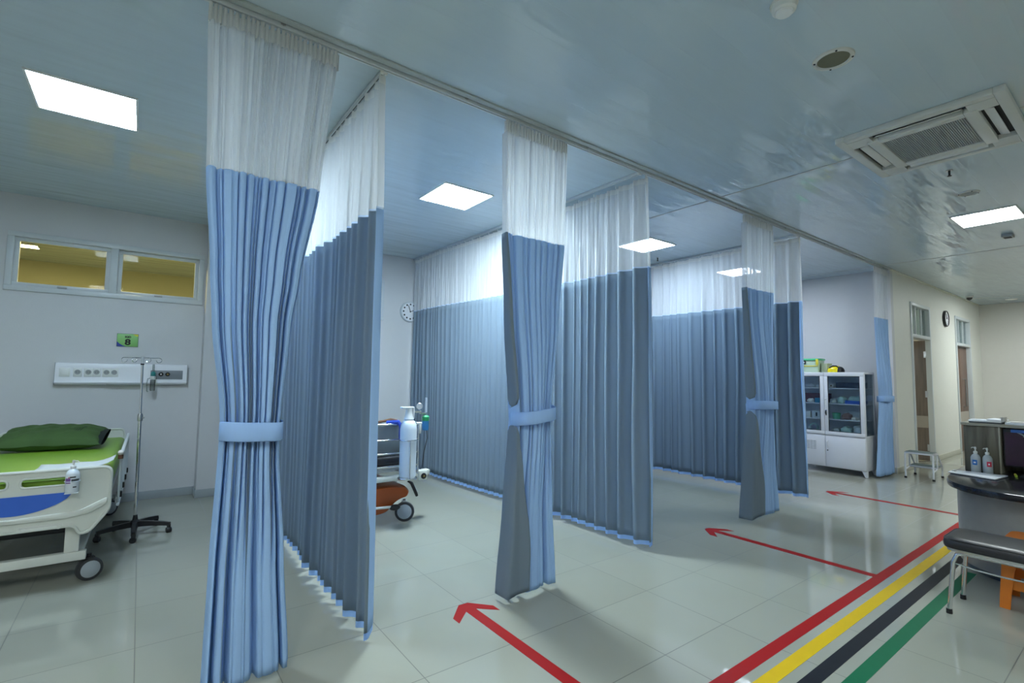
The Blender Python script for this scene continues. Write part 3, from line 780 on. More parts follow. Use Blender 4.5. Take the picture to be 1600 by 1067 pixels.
# ------------------------------------------------------------------ hospital bed (local: x across, right edge 0; y towards the head)
def caster(name, b_mx, parent, r=.075, w=.03, cover='wheelgrey', fork='black'):
    """double castor built at the local origin, wheel axis along local x"""
    o = obj(name, B(b_mx).lathe([(r * .62, -w / 2), (r * .96, -w / 2), (r, -w * .3), (r, w * .3), (r * .96, w / 2), (r * .62, w / 2)], (0, 0, r), (1, 0, 0), 32), M['rubber'], parent)
    obj('wheel_cover', B(b_mx).lathe([(0, -w / 2 - .006), (r * .6, -w / 2 - .004), (r * .74, -w / 2), (r * .74, w / 2), (r * .6, w / 2 + .004), (0, w / 2 + .006)], (0, 0, r), (1, 0, 0), 32), M[cover], o)
    obj('fork', B(b_mx).box(-w / 2 - .010, w / 2 + .012, -.02, .03, r * 2 + .002, r * 2 + .012, .003).cyl((0, .005, r * 2 + .01), (0, .005, r * 2 + .03), .014, n=12).box(w / 2 + .007, w / 2 + .013, -.014, .022, r * .8, r * 2 + .008, .002), M[fork], o)
    return o

bmx = Matrix.Translation((-.125, 4.60, 0)) @ Matrix.Rotation(-math.radians(1.0), 4, 'Z')
BW = 1.0
bed = thing('hospital_bed', bmx @ Vector((-BW / 2, 1.15, 0)), 'white hospital bed with lime green mattress at the left edge', 'bed')
# footboard: moulded slab with sloping lower corners, two grip openings, blue inset
def slab(b, outline, holes, y0, y1):
    """flat moulded board in the local xz plane with holes, filled by triangulation"""
    t = bmesh.new(); es = []
    for loop in [outline] + holes:
        vs = [t.verts.new((u, 0, v)) for u, v in loop]
        for i in range(len(vs)): es.append(t.edges.new((vs[i], vs[(i + 1) % len(vs)])))
    bmesh.ops.triangle_fill(t, edges=es, use_beauty=True)
    r = bmesh.ops.extrude_face_region(t, geom=t.faces[:])
    for v in [g for g in r['geom'] if isinstance(g, bmesh.types.BMVert)]: v.co.y = y1 - y0
    bmesh.ops.recalc_face_normals(t, faces=t.faces[:])
    return b.merge(t, lambda c: Vector((c.x, c.y + y0, c.z)))
def rounded(poly, r, n=5):
    out = []
    m = len(poly)
    for i in range(m):
        p = Vector(poly[i]); a = (Vector(poly[i - 1]) - p); c = (Vector(poly[(i + 1) % m]) - p)
        rr = min(r, a.length * .45, c.length * .45); a = p + a.normalized() * rr; c = p + c.normalized() * rr
        for k in range(n + 1):
            t = k / n; q = a.lerp(p, t).lerp(p.lerp(c, t), t); out.append((q.x, q.y))
    return out
fo = rounded([(-BW, .81), (0, .81), (0, .52), (-.02, .485), (-.10, .375), (-.155, .36), (-.185, .425), (-BW + .185, .425), (-BW + .155, .36), (-BW + .10, .375), (-BW + .02, .485), (-BW, .52)], .05)
h1 = rounded([(-.47, .705), (-.17, .705), (-.17, .765), (-.47, .765)], .03)
h2 = rounded([(-.83, .705), (-.53, .705), (-.53, .765), (-.83, .765)], .03)
fb = obj('footboard', slab(B(bmx), fo, [h1, h2], 0, .045), M['bedwhite'], bed)
obj('footboard_rim', B(bmx).tube([(u, .0, v) for u, v in fo], .011, 8, True), M['bedwhite'], fb)
for h in (h1, h2): obj('grip_rim', B(bmx).tube([(u, .0, v) for u, v in h], .007, 8, True), M['bedwhite'], fb)
bi = [(-BW / 2 + (k / 20 - .5) * .60, .655) for k in range(21)] + [(-BW / 2 + .30 - k / 20 * .60, .655 - .125 * math.sin(PI * (k / 20)) ** .6) for k in range(1, 20)]
obj('blue_inset', B(bmx).prism(bi, -.006, .01, 'xz'), M['bedblue'], fb, 'blue inset panel')
obj('lower_bulge', B(bmx).prism(rounded([(-.012, .60), (-.012, .555), (-.10, .50), (-.22, .48), (-BW + .22, .48), (-BW + .10, .50), (-BW + .012, .555), (-BW + .012, .60), (-BW + .16, .525), (-BW / 2, .51), (-.16, .525)], .03), -.018, .0, 'xz', .006), M['bedwhite'], fb)
obj('crank_recess', B(bmx).box(-.46, -.24, -.004, .01, .415, .452, .006), M['offwhite'], fb)
obj('crank_handle', B(bmx).box(-.45, -.27, -.018, -.002, .418, .438, .006).cyl((-.262, -.022, .428), (-.262, 0, .428), .011, n=14), M['bedwhite'], fb)
# headboard
ho = rounded([(-BW + .03, .86), (-.03, .86), (-.01, .80), (-.02, .5), (-BW + .02, .5), (-BW + .01, .80)], .06)
hb = obj('headboard', slab(B(bmx), ho, [rounded([(-.75, .76), (-.25, .76), (-.25, .81), (-.75, .81)], .03)], 2.30, 2.345), M['bedwhite'], bed)
obj('headboard_rim', B(bmx).tube([(u, 2.30, v) for u, v in ho], .010, 8, True), M['bedwhite'], hb)
# mattress with rounded edge and a hanging cover
mt = obj('mattress', B(bmx).box(-BW + .035, -.008, .06, 2.285, .60, .775, .04, 4), M['green'], bed)
obj('mattress_piping', B(bmx).tube(rounded([(-BW + .036, .061), (-.029, .061), (-.029, 2.284), (-BW + .036, 2.284)], .05) and [(u, v, .735) for u, v in rounded([(-BW + .036, .061), (-.029, .061), (-.029, 2.284), (-BW + .036, 2.284)], .05)], .006, 6, True), M['green'], mt)
obj('bed_deck', B(bmx).box(-BW + .03, -.02, .055, 2.29, .545, .60, .006), M['greymetal'], bed)
obj('side_beam', B(bmx).box(-.075, -.025, .05, 2.29, .47, .545, .006), M['bedwhite'], bed)
obj('side_beam', B(bmx).box(-BW + .025, -BW + .075, .05, 2.29, .47, .545, .006), M['bedwhite'], bed)
# lower frame
obj('base_frame', B(bmx).box(-BW + .09, -.115, .055, .11, .165, .225, .005).box(-BW + .09, -.115, 2.03, 2.085, .165, .225, .005).box(-.19, -.14, .11, 2.03, .17, .22, .004).box(-BW + .14, -BW + .19, .11, 2.03, .17, .22, .004), M['bedwhite'], bed)
for x in (-.235, -BW + .155):
    for y in (.06, 2.02): obj('leg', B(bmx).box(x, x + .08, y, y + .045, .225, .49, .006), M['bedwhite'], bed)
obj('lift_linkage', B(bmx).box(-BW + .25, -.25, .5, .56, .26, .32, .01).box(-BW + .25, -.25, 1.6, 1.66, .26, .32, .01).cyl((-.5, .1, .40), (-.5, 1.7, .30), .022, n=12), M['rubber'], bed)
for x in (-.095, -BW + .095):
    for y in (.12, 2.055): caster('caster', bmx @ Matrix.Translation((x, y, 0)) @ Matrix.Rotation(math.radians(112 if y < 1 else 130), 4, 'Z'), bed, .078, .05)
# side rail on the right: posts, top and bottom bars, slats
def side_rail(x, lab):
    r = obj('side_rail', B(bmx).tube([(x, .34, .835), (x, 1.74, .855)], .013).tube([(x, .30, .47), (x, 1.72, .47)], .011).box(x - .02, x + .004, .35, 1.70, .47, .50, .003), M['alu'], bed)
    for k in range(8):
        y = .34 + k * .20
        obj('rail_slat', B(bmx).box(x - .008, x + .008, y - .016, y + .016, .47, .835 + .02 * k / 7, .004), M['alu'], r)
    obj('rail_knob', B(bmx).ell((x, .31, .862), (.02, .022, .02), 14, 8), M['paper2'], r)
    obj('knob_collar', B(bmx).cyl((x, .31, .815), (x, .31, .845), .017, n=14), M['brown'], r)
    for k in range(4): obj('rail_clip', B(bmx).box(x - .014, x + .02, .42 + k * .38, .46 + k * .38, .50, .545, .005), M['black'], r)
side_rail(.035, ''); side_rail(-BW - .035, '')

# pillow
def pillow():
    b = B(bmx @ Matrix.Translation((-.50, 1.56, .868)) @ Matrix.Rotation(math.radians(9), 4, 'X') @ Matrix.Rotation(math.radians(-4), 4, 'Z'))
    W, D, T = .37, .27, .105
    n = 28; rnd = random.Random(3)
    for sgn in (1, -1):
        rows = []
        for i in range(n + 1):
            v = -1 + 2 * i / n; r = []
            for j in range(n + 1):
                u = -1 + 2 * j / n
                prof = max(0, (1 - abs(u) ** 3.2)) ** .5 * max(0, (1 - abs(v) ** 2.6)) ** .55
                pinch = 1 - .07 * (1 - abs(v)) ** 1 * abs(u) ** 4
                wr = .006 * math.sin(u * 17 + v * 6 + 2 * math.sin(v * 5)) * prof + .005 * math.sin(v * 13 - u * 9)
                r.append((u * W * pinch, v * D * (1 - .06 * (1 - abs(u)) * abs(v) ** 4), sgn * T * prof * (1.0 if sgn > 0 else .75) + wr * (.9 if sgn > 0 else 0)))
            rows.append(r if sgn > 0 else r[::-1])
        b.grid(rows)
    return b
pl = thing('pillow', bmx @ Vector((-.50, 1.56, .776)), 'dark green pillow with a black open end on the lime green bed', 'pillow')
obj('pillowcase', pillow(), M['pillow'], pl, weld=True, smooth=70)
pmx = bmx @ Matrix.Translation((-.50, 1.56, .868)) @ Matrix.Rotation(math.radians(9), 4, 'X') @ Matrix.Rotation(math.radians(-4), 4, 'Z')
b = B(pmx)
rows = []
for i in range(17):
    t = 2 * PI * i / 16
    rows.append([(.325 + .05 * k / 4, math.cos(t) * (.235 + .008 * k), math.sin(t) * (.048 - .004 * k) + .004 * math.sin(3 * t + k)) for k in range(5)])
b.grid(rows)
obj('case_opening', b, M['pillowdark'], pl, 'black open end of the pillowcase')
b = B(pmx)
for k in range(5): b.tube([(.14 + k * .018 + .012 * s, -.02 + .03 * s + .02 * s, .099 - .004 * s * s) for s in (-1.5, -.5, .5, 1.5)], .0022, 5)
obj('printed_strokes', b, M['pillowdark'], pl, 'dark printed strokes')

# folded sheet lying over the foot end
b = B(bmx); rows = []
for i in range(9):
    s = i / 8; r = []
    for j in range(13):
        u = -.42 + .425 * j / 12
        z = .779 + .020 + .045 * max(0, (u + .16) / .16) ** 2 * (1 - .2 * s)
        r.append((u, .06 + .30 * s - .04 * max(0, (u + .2)), z + .003 * math.sin(j + i)))
    rows.append(r)
b.grid(rows)
o = obj('folded_sheet', b, [M['cardbox']], None, 'pale grey sheet lying on the foot end of the green mattress', 'sheet', weld=False)
md = o.modifiers.new('t', 'SOLIDIFY'); md.thickness = .003; md.offset = 1

# pump bottles
def pump_bottle(base, r, h, label, bodymat, group, labels, mx0=None, spout=(1, 0)):
    x, y, z = base
    t = thing('sanitizer_bottle', base, label, 'bottle', group)
    obj('body', B().lathe([(0, 0), (r * .92, 0), (r, .006), (r, h * .55), (r * .96, h * .60), (r * .72, h * .68), (r * .36, h * .73), (r * .34, h * .76), (0, h * .76)], base, n=28), bodymat, t)
    c = obj('pump_collar', B().lathe([(0, h * .74), (r * .42, h * .74), (r * .42, h * .82), (r * .2, h * .84), (r * .14, h * .85), (r * .14, h * .93), (0, h * .93)], base, n=20), M['white'], t)
    sx, sy = spout
    obj('pump_head', B().cyl((x, y, z + h * .91), (x, y, z + h), r * .22, r * .2, 14).tube([(x, y, z + h * .97), (x + sx * r * .6, y + sy * r * .6, z + h * .975), (x + sx * r * .85, y + sy * r * .85, z + h * .94)], r * .10, 8), M['white'], t)
    for nm, m, a0, a1, z0, z1 in labels:
        rows = []
        for zz in (z0, z1): rows.append([(x + math.cos(lerp(a0, a1, k / 8)) * (r + .0008), y + math.sin(lerp(a0, a1, k / 8)) * (r + .0008), z + zz * h) for k in range(9)])
        obj(nm, B().grid(rows), M[m], t, weld=False)
    return t
bp = bmx @ Vector((-.205, -.052, .662))
pump_bottle(bp, .038, .215, 'white pump bottle with violet and dark label hung on the bed footboard', M['bottlewhite'], None,
            [('dark_label', 'labeldark', math.radians(-95), math.radians(-25), .33, .43), ('violet_label', 'labelviolet', math.radians(-150), math.radians(-100), .30, .46), ('red_mark', 'labelred', math.radians(-120), math.radians(-110), .46, .50), ('ink_mark', 'ink', math.radians(-108), math.radians(-60), .47, .51), ('small_print', 'labeldark', math.radians(-80), math.radians(-50), .16, .20)], spout=(.9, -.2))
bh = obj('bottle_holder', B().box(bp.x - .036, bp.x + .036, bp.y - .036, bp.y + .052, bp.z - .006, bp.z - .001, .002).tube([bp + Vector((math.cos(a * PI / 12) * .0415, math.sin(a * PI / 12) * .0415, .075)) for a in range(24)], .0022, 6, True), M['bottlewhite'], fb)

# ------------------------------------------------------------------ infusion stand
ix, iy = .035, 5.755
t = thing('infusion_stand', (ix, iy, 0), 'chrome infusion stand on a black five-arm wheeled base beside the bed', 'infusion stand')
hub = obj('base_hub', B().lathe([(0, .085), (.04, .08), (.045, .12), (.022, .135), (.016, .18), (0, .18)], (ix, iy, 0), n=20), M['black'], t)
for k in range(5):
    a = math.radians(-92 + 72 * k); d = Vector((math.cos(a), math.sin(a), 0)); c = Vector((ix, iy, 0)); q = Vector((-d.y, d.x, 0))
    b = B(); rows = []
    for s in range(7):
        u = s / 6; p = c + d * (.02 + .26 * u); hh = lerp(.03, .018, u); w = lerp(.026, .017, u); zc = .105 - .022 * u * u
        rows.append([p + q * w + Vector((0, 0, zc - hh)), p + q * w * .7 + Vector((0, 0, zc + hh * .6)), p - q * w * .7 + Vector((0, 0, zc + hh * .6)), p - q * w + Vector((0, 0, zc - hh))])
    b.grid(rows, closed=True); b.add([rows[-1][i] for i in range(4)], [[0, 1, 2, 3]])
    ar = obj('base_arm', b, M['black'], t)
    mx = Matrix.Translation(c + d * .27) @ Matrix.Rotation(a + .6 * k, 4, 'Z')
    obj('base_caster', B(mx).lathe([(0, -.02), (.022, -.02), (.026, -.014), (.026, .014), (.022, .02), (0, .02)], (0, 0, .026), (1, 0, 0), 20).box(-.012, .012, -.014, .02, .03, .075, .004), M['black'], ar)
obj('lower_pole', B().cyl((ix, iy, .13), (ix - .012, iy, 1.07), .0135, n=16), M['chrome'], t)
obj('pole_collar', B().lathe([(0, 1.03), (.019, 1.03), (.021, 1.05), (.021, 1.08), (.015, 1.10), (0, 1.10)], (ix - .012, iy, 0), n=18).cyl((ix - .012, iy, 1.06), (ix + .022, iy - .01, 1.06), .007, n=10), M['steel'], t)
up = obj('upper_pole', B().cyl((ix - .012, iy, 1.09), (ix - .020, iy, 1.555), .0098, n=14), M['chrome'], t)
obj('pole_head', B().cyl((ix - .020, iy, 1.56), (ix - .021, iy, 1.625), .013, n=16), M['greymetal'], t)
obj('head_ring', B().cyl((ix - .020, iy, 1.548), (ix - .020, iy, 1.562), .0145, n=16), M['black'], t)
for dx, dy in ((-.135, .0), (-.06, -.05), (.045, -.04), (.125, .02)):
    hx, hy = ix - .02 + dx, iy + dy; v = Vector((dx, dy, 0)).normalized()
    pts = [Vector((ix - .02, iy, 1.612)), Vector((hx, hy, 1.615))]
    for k in range(10):
        a = PI / 2 - k * PI * 1.55 / 9
        pts.append(Vector((hx, hy, 1.593)) + v * math.cos(a) * .022 + Vector((0, 0, math.sin(a) * .022)))
    obj('bag_hook', B().tube(pts, .0028, 6), M['chrome'], t)

# ------------------------------------------------------------------ wall unit, sign, flowmeter, clocks
px0, px1, pz0, pz1 = -.735, .462, 1.335, 1.570
t = thing('bedhead_panel', ((px0 + px1) / 2, YB, pz0), 'long white bedhead panel with sockets and grey gas outlets on the left wall', 'wall panel')
hou = obj('housing', B().prism([(YB, pz0), (YB - .060, pz0), (YB - .075, pz0 + .02), (YB - .062, pz0 + .045), (YB - .062, pz1 - .05), (YB - .05, pz1 - .008), (YB - .04, pz1), (YB, pz1)], px0 + .006, px1 - .006, 'yz'), M['steelwhite'], t)
for x in (px0, px1 - .006): obj('end_cap', B().prism([(YB, pz0 - .003), (YB - .065, pz0 - .003), (YB - .08, pz0 + .02), (YB - .067, pz0 + .045), (YB - .067, pz1 - .048), (YB - .054, pz1 - .004), (YB - .042, pz1 + .003), (YB, pz1 + .003)], x, x + .006, 'yz'), M['greymetal'], t)
obj('lower_lip', B().box(px0 + .44, px1 - .42, YB - .078, YB - .06, pz0 - .004, pz0 + .012, .003), M['greymetal'], t)
b = obj('outlet_plate', B().box(.10, .415, YB - .066, YB - .061, 1.395, 1.50, .002), M['greyplate'], t, 'grey outlet plate')
for x, m in ((.19, 'blue'), (.255, 'gun')):
    obj('gas_outlet', B().lathe([(0, .0), (.024, .0), (.024, .012), (.016, .02), (0, .02)], (x + .01, YB - .065, 1.455), (0, -1, 0), 20), M['black'], b)
    obj('outlet_centre', B().lathe([(0, .0), (.009, .0), (.008, .008), (0, .008)], (x + .01, YB - .084, 1.455), (0, -1, 0), 14), M['steel'] if m == 'blue' else M['gun'], b)
o = obj('light_switch', B().box(-.695, -.605, YB - .071, YB - .061, 1.42, 1.515, .004), M['white'], t)
obj('rocker', B().box(-.682, -.622, YB - .076, YB - .070, 1.435, 1.50, .003), M['white'], o)
for x in (-.545, -.455, -.385, -.300, -.232):
    o = obj('socket', B().box(x - .036, x + .036, YB - .070, YB - .061, 1.42, 1.515, .004), M['white'], t)
    obj('socket_well', B().lathe([(0, .0), (.021, .0), (.023, .004), (.026, .004), (.026, -.001), (0, -.001)], (x, YB - .0705, 1.470), (0, -1, 0), 22), M['greymetal'], o)
    obj('socket_pins', B().cyl((x - .009, YB - .077, 1.470), (x - .009, YB - .070, 1.470), .003, n=8).cyl((x + .009, YB - .077, 1.470), (x + .009, YB - .070, 1.470), .003, n=8), M['dark'], o)
fx, fy = .125, YB - .125
t = thing('oxygen_flowmeter', (fx, fy, 1.24), 'oxygen flowmeter with teal collar plugged into the bedhead panel', 'flowmeter')
obj('probe', B().cyl((fx, YB - .068, 1.455), (fx, fy, 1.455), .013, n=14), M['chrome'], t)
obj('flow_tube', B().cyl((fx, fy, 1.46), (fx, fy, 1.57), .011, .010, n=14), M['bottle'], t)
obj('valve_body', B().ell((fx, fy, 1.455), (.026, .026, .034), 18, 10), M['teal'], t)
obj('humidifier_cap', B().lathe([(0, 1.395), (.026, 1.395), (.028, 1.425), (.014, 1.435), (0, 1.435)], (fx, fy, 0), n=20), M['white'], t)
obj('humidifier_bottle', B().lathe([(0, 1.262), (.020, 1.262), (.024, 1.27), (.025, 1.39), (0, 1.395)], (fx, fy, 0), n=20), M['bottle'], t)
obj('outlet_hose', B().tube([(fx - .02, fy, 1.41), (fx - .048, fy, 1.40), (fx - .055, fy, 1.35), (fx - .05, fy, 1.26), (fx - .04, fy, 1.25)], .006, 8), M['bottle'], t)

sx0, sx1, sz0, sz1 = -.232, -.034, 1.768, 1.918
t = thing('bed_number_sign', ((sx0 + sx1) / 2, YB, sz0), 'small green wall sign with a large black 8 above the infusion stand', 'sign')
obj('sign_plate', B().box(sx0, sx1, YB - .006, YB, sz0, sz1, .002), M['signgreen'], t)
obj('blue_corner', B().prism([(sx0 + .002, sz0 + .002), (sx0 + .095, sz0 + .002), (sx0 + .055, sz0 + .014), (sx0 + .025, sz0 + .035), (sx0 + .002, sz0 + .06)], YB - .0072, YB - .0058, 'xz'), M['signblue'], t)
obj('yellow_corner', B().prism([(sx1 - .05, sz1 - .002), (sx1 - .002, sz1 - .002), (sx1 - .002, sz1 - .03), (sx1 - .03, sz1 - .022)], YB - .0072, YB - .0058, 'xz'), M['signyellow'], t)
obj('border', B().box(sx0, sx1, YB - .0075, YB - .0055, sz0, sz0 + .003).box(sx0, sx1, YB - .0075, YB - .0055, sz1 - .003, sz1).box(sx0, sx0 + .003, YB - .0075, YB - .0055, sz0, sz1).box(sx1 - .003, sx1, YB - .0075, YB - .0055, sz0, sz1), M['labeldark'], t)
scx = (sx0 + sx1) / 2
rx = Matrix.Rotation(PI / 2, 4, 'X')
obj('bed_number', xform(text_mesh('8', .092, .0035), Matrix.Translation((scx + .002, YB - .0076, sz0 + .050)) @ Matrix.Diagonal((1.15, 1, 1, 1)) @ rx), M['ink'], t, weld=False)
obj('ward_name', xform(text_mesh('IGD', .032, .0016), Matrix.Translation((scx + .002, YB - .0076, sz0 + .112)) @ rx), M['ink'], t, weld=False)

def clock(c, r, axis, label, rimmat, ticks):
    """round wall clock; axis = outward direction"""
    c = Vector(c); ax = Vector(axis); sd = Vector((0, 0, 1)).cross(ax)
    t = thing('wall_clock', c, label, 'clock', 'round wall clocks')
    obj('case', B().lathe([(0, 0), (r, 0), (r, .035), (r * .95, .045), (r * .88, .045), (r * .86, .03), (0, .03)], c, axis, 40), M[rimmat], t)
    obj('dial', B().lathe([(0, .030), (r * .87, .030), (r * .87, .032), (0, .032)], c, axis, 40), M['paper'], t)
    for k in range(12):
        a = k * PI / 6; p = c + ax * .0328 + (sd * math.sin(a) + Vector((0, 0, math.cos(a)))) * r * .70
        obj('hour_mark', B().cyl(p, p + ax * .001, r * (.085 if ticks else .05), n=10), M['ink'], t)
    for nm, a, L in (('hour_hand', math.radians(70), .45), ('minute_hand', math.radians(-20), .62)):
        d = sd * math.sin(a) + Vector((0, 0, math.cos(a)))
        obj(nm, B().tube([c + ax * .036 - d * r * .08, c + ax * .036 + d * r * L], r * .03, 6), M['ink'], t)
    obj('hub', B().cyl(c + ax * .033, c + ax * .040, r * .06, n=12), M['ink'], t)
clock((3.385, YB, 2.485), .165, (0, -1, 0), 'round wall clock half hidden by the second partition on the back wall', 'alu', True)
clock((13.07, YD, 2.77), .165, (0, -1, 0), 'round dark-rimmed wall clock between the two corridor doors', 'black', False)

# ------------------------------------------------------------------ patient trolley (runs along y, foot end nearest)
TX0, TX1, TY0, TY1 = 1.62, 2.36, 4.72, 6.75
t = thing('patient_trolley', ((TX0 + TX1) / 2, (TY0 + TY1) / 2, 0), 'patient trolley with orange undercarriage half behind the first partition curtain', 'trolley')
fr = obj('frame', B().box(TX0, TX1 + .02, TY0 + .02, TY0 + .07, .42, .475, .012).box(TX0, TX1 + .02, TY1 - .07, TY1 - .02, .42, .475, .012).box(TX0, TX0 + .05, TY0 + .07, TY1 - .07, .42, .475, .01).box(TX1 - .03, TX1 + .02, TY0 + .07, TY1 - .07, .42, .475, .01), M['bedwhite'], t)
for x in (TX0 - .07, TX1 + .0):
    for y in (TY0 + .0, TY1 - .09):
        o = obj('corner_bumper', B().box(x, x + .10, y - .01, y + .085, .40, .50, .016).box(x + (.05 if x > 2 else 0) , x + (.13 if x > 2 else .05), y, y + .08, .445, .505, .012), M['bedwhite'], t)
        obj('bumper_wheel', B().lathe([(0, 0), (.03, 0), (.03, .006), (.022, .01), (0, .01)], (x + .05, y - .01, .445), (0, -1, 0), 22), M['black'], o)
        obj('bumper_bolt', B().lathe([(0, 0), (.010, 0), (.008, .005), (0, .005)], (x + .05, y - .02, .445), (0, -1, 0), 12), M['gun'], o)
mt = obj('mattress', B().box(TX0 + .03, TX1 - .02, TY0 + .10, TY1 - .1, .56, .655, .03, 3), M['seatblack'], t)
obj('backrest', B().prism([(TY0 + .16, .655), (TY0 + .95, .655), (TY0 + .20, .985), (TY0 + .13, .975)], TX0 + .06, TX1 - .06, 'yz', .012), M['mattgrey'], t)
obj('mattress_deck', B().box(TX0 + .02, TX1 - .01, TY0 + .08, TY1 - .08, .52, .56, .006), M['greymetal'], t)
b = B()
e = obj('end_rail', B().tube([(TX1, TY0 + .03, .47), (TX1, TY0 + .03, .965), (TX1 - .02, TY0 + .03, .985), (TX0 + .02, TY0 + .03, .985), (TX0, TY0 + .03, .965), (TX0, TY0 + .03, .47)], .0125, 12), M['chrome'], t)
for z in (.565, .695, .83): obj('rail_bar', B().tube([(TX0, TY0 + .03, z), (TX1, TY0 + .03, z)], .0105, 10), M['chrome'], e)
for x in (TX0 + .25, TX1 - .10): obj('rail_upright', B().tube([(x, TY0 + .03, .47), (x, TY0 + .03, .83)], .008, 10), M['chrome'], e)
obj('rail_clip', B().box(TX1 - .005, TX1 + .022, TY0 + .01, TY0 + .05, .88, .985, .006).box(TX1 - .03, TX1 + .03, TY0 + .01, TY0 + .05, .975, .998, .006), M['white'], e)
for x in (TX0 - .03, TX1 + .03):
    s = obj('side_rail', B().tube([(x, TY0 + .45, .50), (x, TY0 + .5, .80), (x, TY1 - .3, .80), (x, TY1 - .25, .50)], .013, 10), M['chrome'], t)
    for k in range(4): obj('rail_upright', B().tube([(x, TY0 + .7 + k * .3, .50), (x, TY0 + .7 + k * .3, .80)], .008, 8), M['chrome'], s)
obj('backrest_handle', B().tube([(TX0 + .30, TY0 + .12, 1.00), (TX0 + .46, TY0 + .11, 1.03), (TX0 + .53, TY0 + .11, 1.015), (TX0 + .56, TY0 + .11, .99)], .014, 8), M['brown'], t)
obj('safety_strap', B().tube([(TX0 + .42, TY0 + .1, 1.0), (TX0 + .50, TY0 + .0, 1.01), (TX0 + .525, TY0 - .005, .97), (TX0 + .53, TY0 + .005, .88), (TX0 + .54, TY0 + .02, .84)], .022, 8), M['strap'], t, 'blue strap')
# orange undercarriage cover
cx = (TX0 + TX1) / 2
bo = [(-.46, .30), (-.30, .37), (.10, .375), (.26, .35), (.30, .30), (.28, .255), (.18, .235), (.10, .18), (.05, .12), (-.05, .10), (-.46, .10)]
def loft(y, s): return [(cx + u * s + (0 if u > 0 else 0), y, .24 + (v - .24) * s) for u, v in rounded(bo, .05, 4)]
b = B(); rows = [loft(TY0 + .02, .90), loft(TY0 + .05, .97), loft(TY0 + .10, 1.), loft(TY1 - .10, 1.), loft(TY1 - .05, .97), loft(TY1 - .02, .90)]
b.grid(rows, closed=True); n = len(rows[0]); b.add(rows[0], [list(range(n))]); b.add(rows[-1], [list(range(n))])
und = obj('undercarriage_cover', b, M['rust'], t, 'orange undercarriage cover')
obj('lift_column', B().box(cx - .38, cx - .24, TY0 + .5, TY0 + .62, .33, .53, .02).box(cx - .38, cx - .24, TY1 - .62, TY1 - .5, .33, .53, .02).box(cx - .34, cx - .26, TY0 + .03, TY0 + .12, .35, .425, .01), M['black'], t)
obj('brake_bar', B().tube([(cx - .40, TY0 - .03, .205), (cx - .1, TY0 - .035, .195), (cx + .08, TY0 - .035, .185)], .013, 8), M['offwhite'], t)
obj('brake_pedal', B().ell((cx + .10, TY0 - .035, .178), (.058, .035, .030), 16, 8), M['black'], t)
obj('steering_pedal', B().tube([(cx + .235, TY0 - .03, .42), (cx + .265, TY0 - .05, .40), (cx + .315, TY0 - .06, .29), (cx + .325, TY0 - .06, .265)], [.012, .016, .016, .014], 8), M['black'], t)
for x, y in ((cx + .245, TY0 + .05), (cx - .33, TY0 + .05), (cx + .245, TY1 - .12), (cx - .33, TY1 - .12)):
    caster('caster', Matrix.Translation((x, y, 0)) @ Matrix.Rotation(math.radians(62), 4, 'Z'), t, .098, .036, 'wheelgrey', 'greymetal')
# oxygen cylinder standing in a ring carrier at the foot end
ox, oy = 2.175, 4.60
c = obj('cylinder_carrier', B().tube([(ox + math.cos(k * PI / 12) * .092, oy + math.sin(k * PI / 12) * .092, .845) for k in range(24)], .007, 8, True).tube([(ox + math.cos(k * PI / 12) * .092, oy + math.sin(k * PI / 12) * .092, .470) for k in range(24)], .007, 8, True).tube([(ox, oy + .092, .845), (ox, TY0 + .02, .845)], .007, 8).tube([(ox, oy + .092, .47), (ox, TY0 + .02, .47)], .007, 8).box(ox - .09, ox + .09, oy - .03, oy + .03, .466, .474, .002).tube([(ox - .02, oy - .092, .47), (ox - .02, oy - .092, .845)], .006, 8), M['chrome'], t)
t = thing('oxygen_cylinder', (ox, oy, .475), 'pale oxygen cylinder with white valve guard held at the trolley end', 'gas cylinder')
obj('cylinder_body', B().lathe([(0, .476), (.072, .476), (.082, .49), (.083, .95), (.078, .99), (.062, 1.025), (.038, 1.045), (0, 1.05)], (ox, oy, 0), n=32), M['cyl'], t)
obj('valve_guard', B().lathe([(.044, 1.04), (.05, 1.05), (.040, 1.08), (.034, 1.13), (.036, 1.165), (.0, 1.168)], (ox, oy, 0), n=24).box(ox - .085, ox + .045, oy - .035, oy + .035, 1.155, 1.172, .006).box(ox + .025, ox + .05, oy - .03, oy + .03, 1.05, 1.16, .008), M['white'], t)
obj('regulator', B().cyl((ox + .03, oy, 1.12), (ox + .13, oy, 1.12), .014, n=14).cyl((ox + .12, oy, 1.10), (ox + .185, oy, 1.10), .010, n=12), M['chrome'], t)
g = obj('pressure_gauge', B().lathe([(0, 0), (.032, 0), (.034, .02), (.028, .026), (0, .026)], (ox + .105, oy - .01, 1.175), (-.4, -1, 0), 24), M['steel'], t)
obj('gauge_dial', B().lathe([(0, .0265), (.027, .0265), (.027, .028), (0, .028)], (ox + .105, oy - .01, 1.175), (-.4, -1, 0), 24), M['paper2'], g)
obj('flow_tube', B().cyl((ox + .185, oy, 1.11), (ox + .185, oy, 1.26), .013, .011, n=14), M['bottlewhite'], t)
hm = obj('humidifier', B().lathe([(0, .925), (.028, .93), (.033, .945), (.033, 1.03), (0, 1.03)], (ox + .185, oy, 0), n=22), M['humid'], t, 'blue water bottle')
obj('humidifier_cap', B().lathe([(0, 1.025), (.036, 1.025), (.037, 1.065), (.018, 1.08), (0, 1.08)], (ox + .185, oy, 0), n=22), M['capgreen'], hm)
obj('oxygen_hose', B().tube([(ox + .20, oy, .93), (ox + .21, oy, .85), (ox + .19, oy + .03, .7), (ox + .19, oy + .06, .55)], .004, 6), M['rubber'], t)

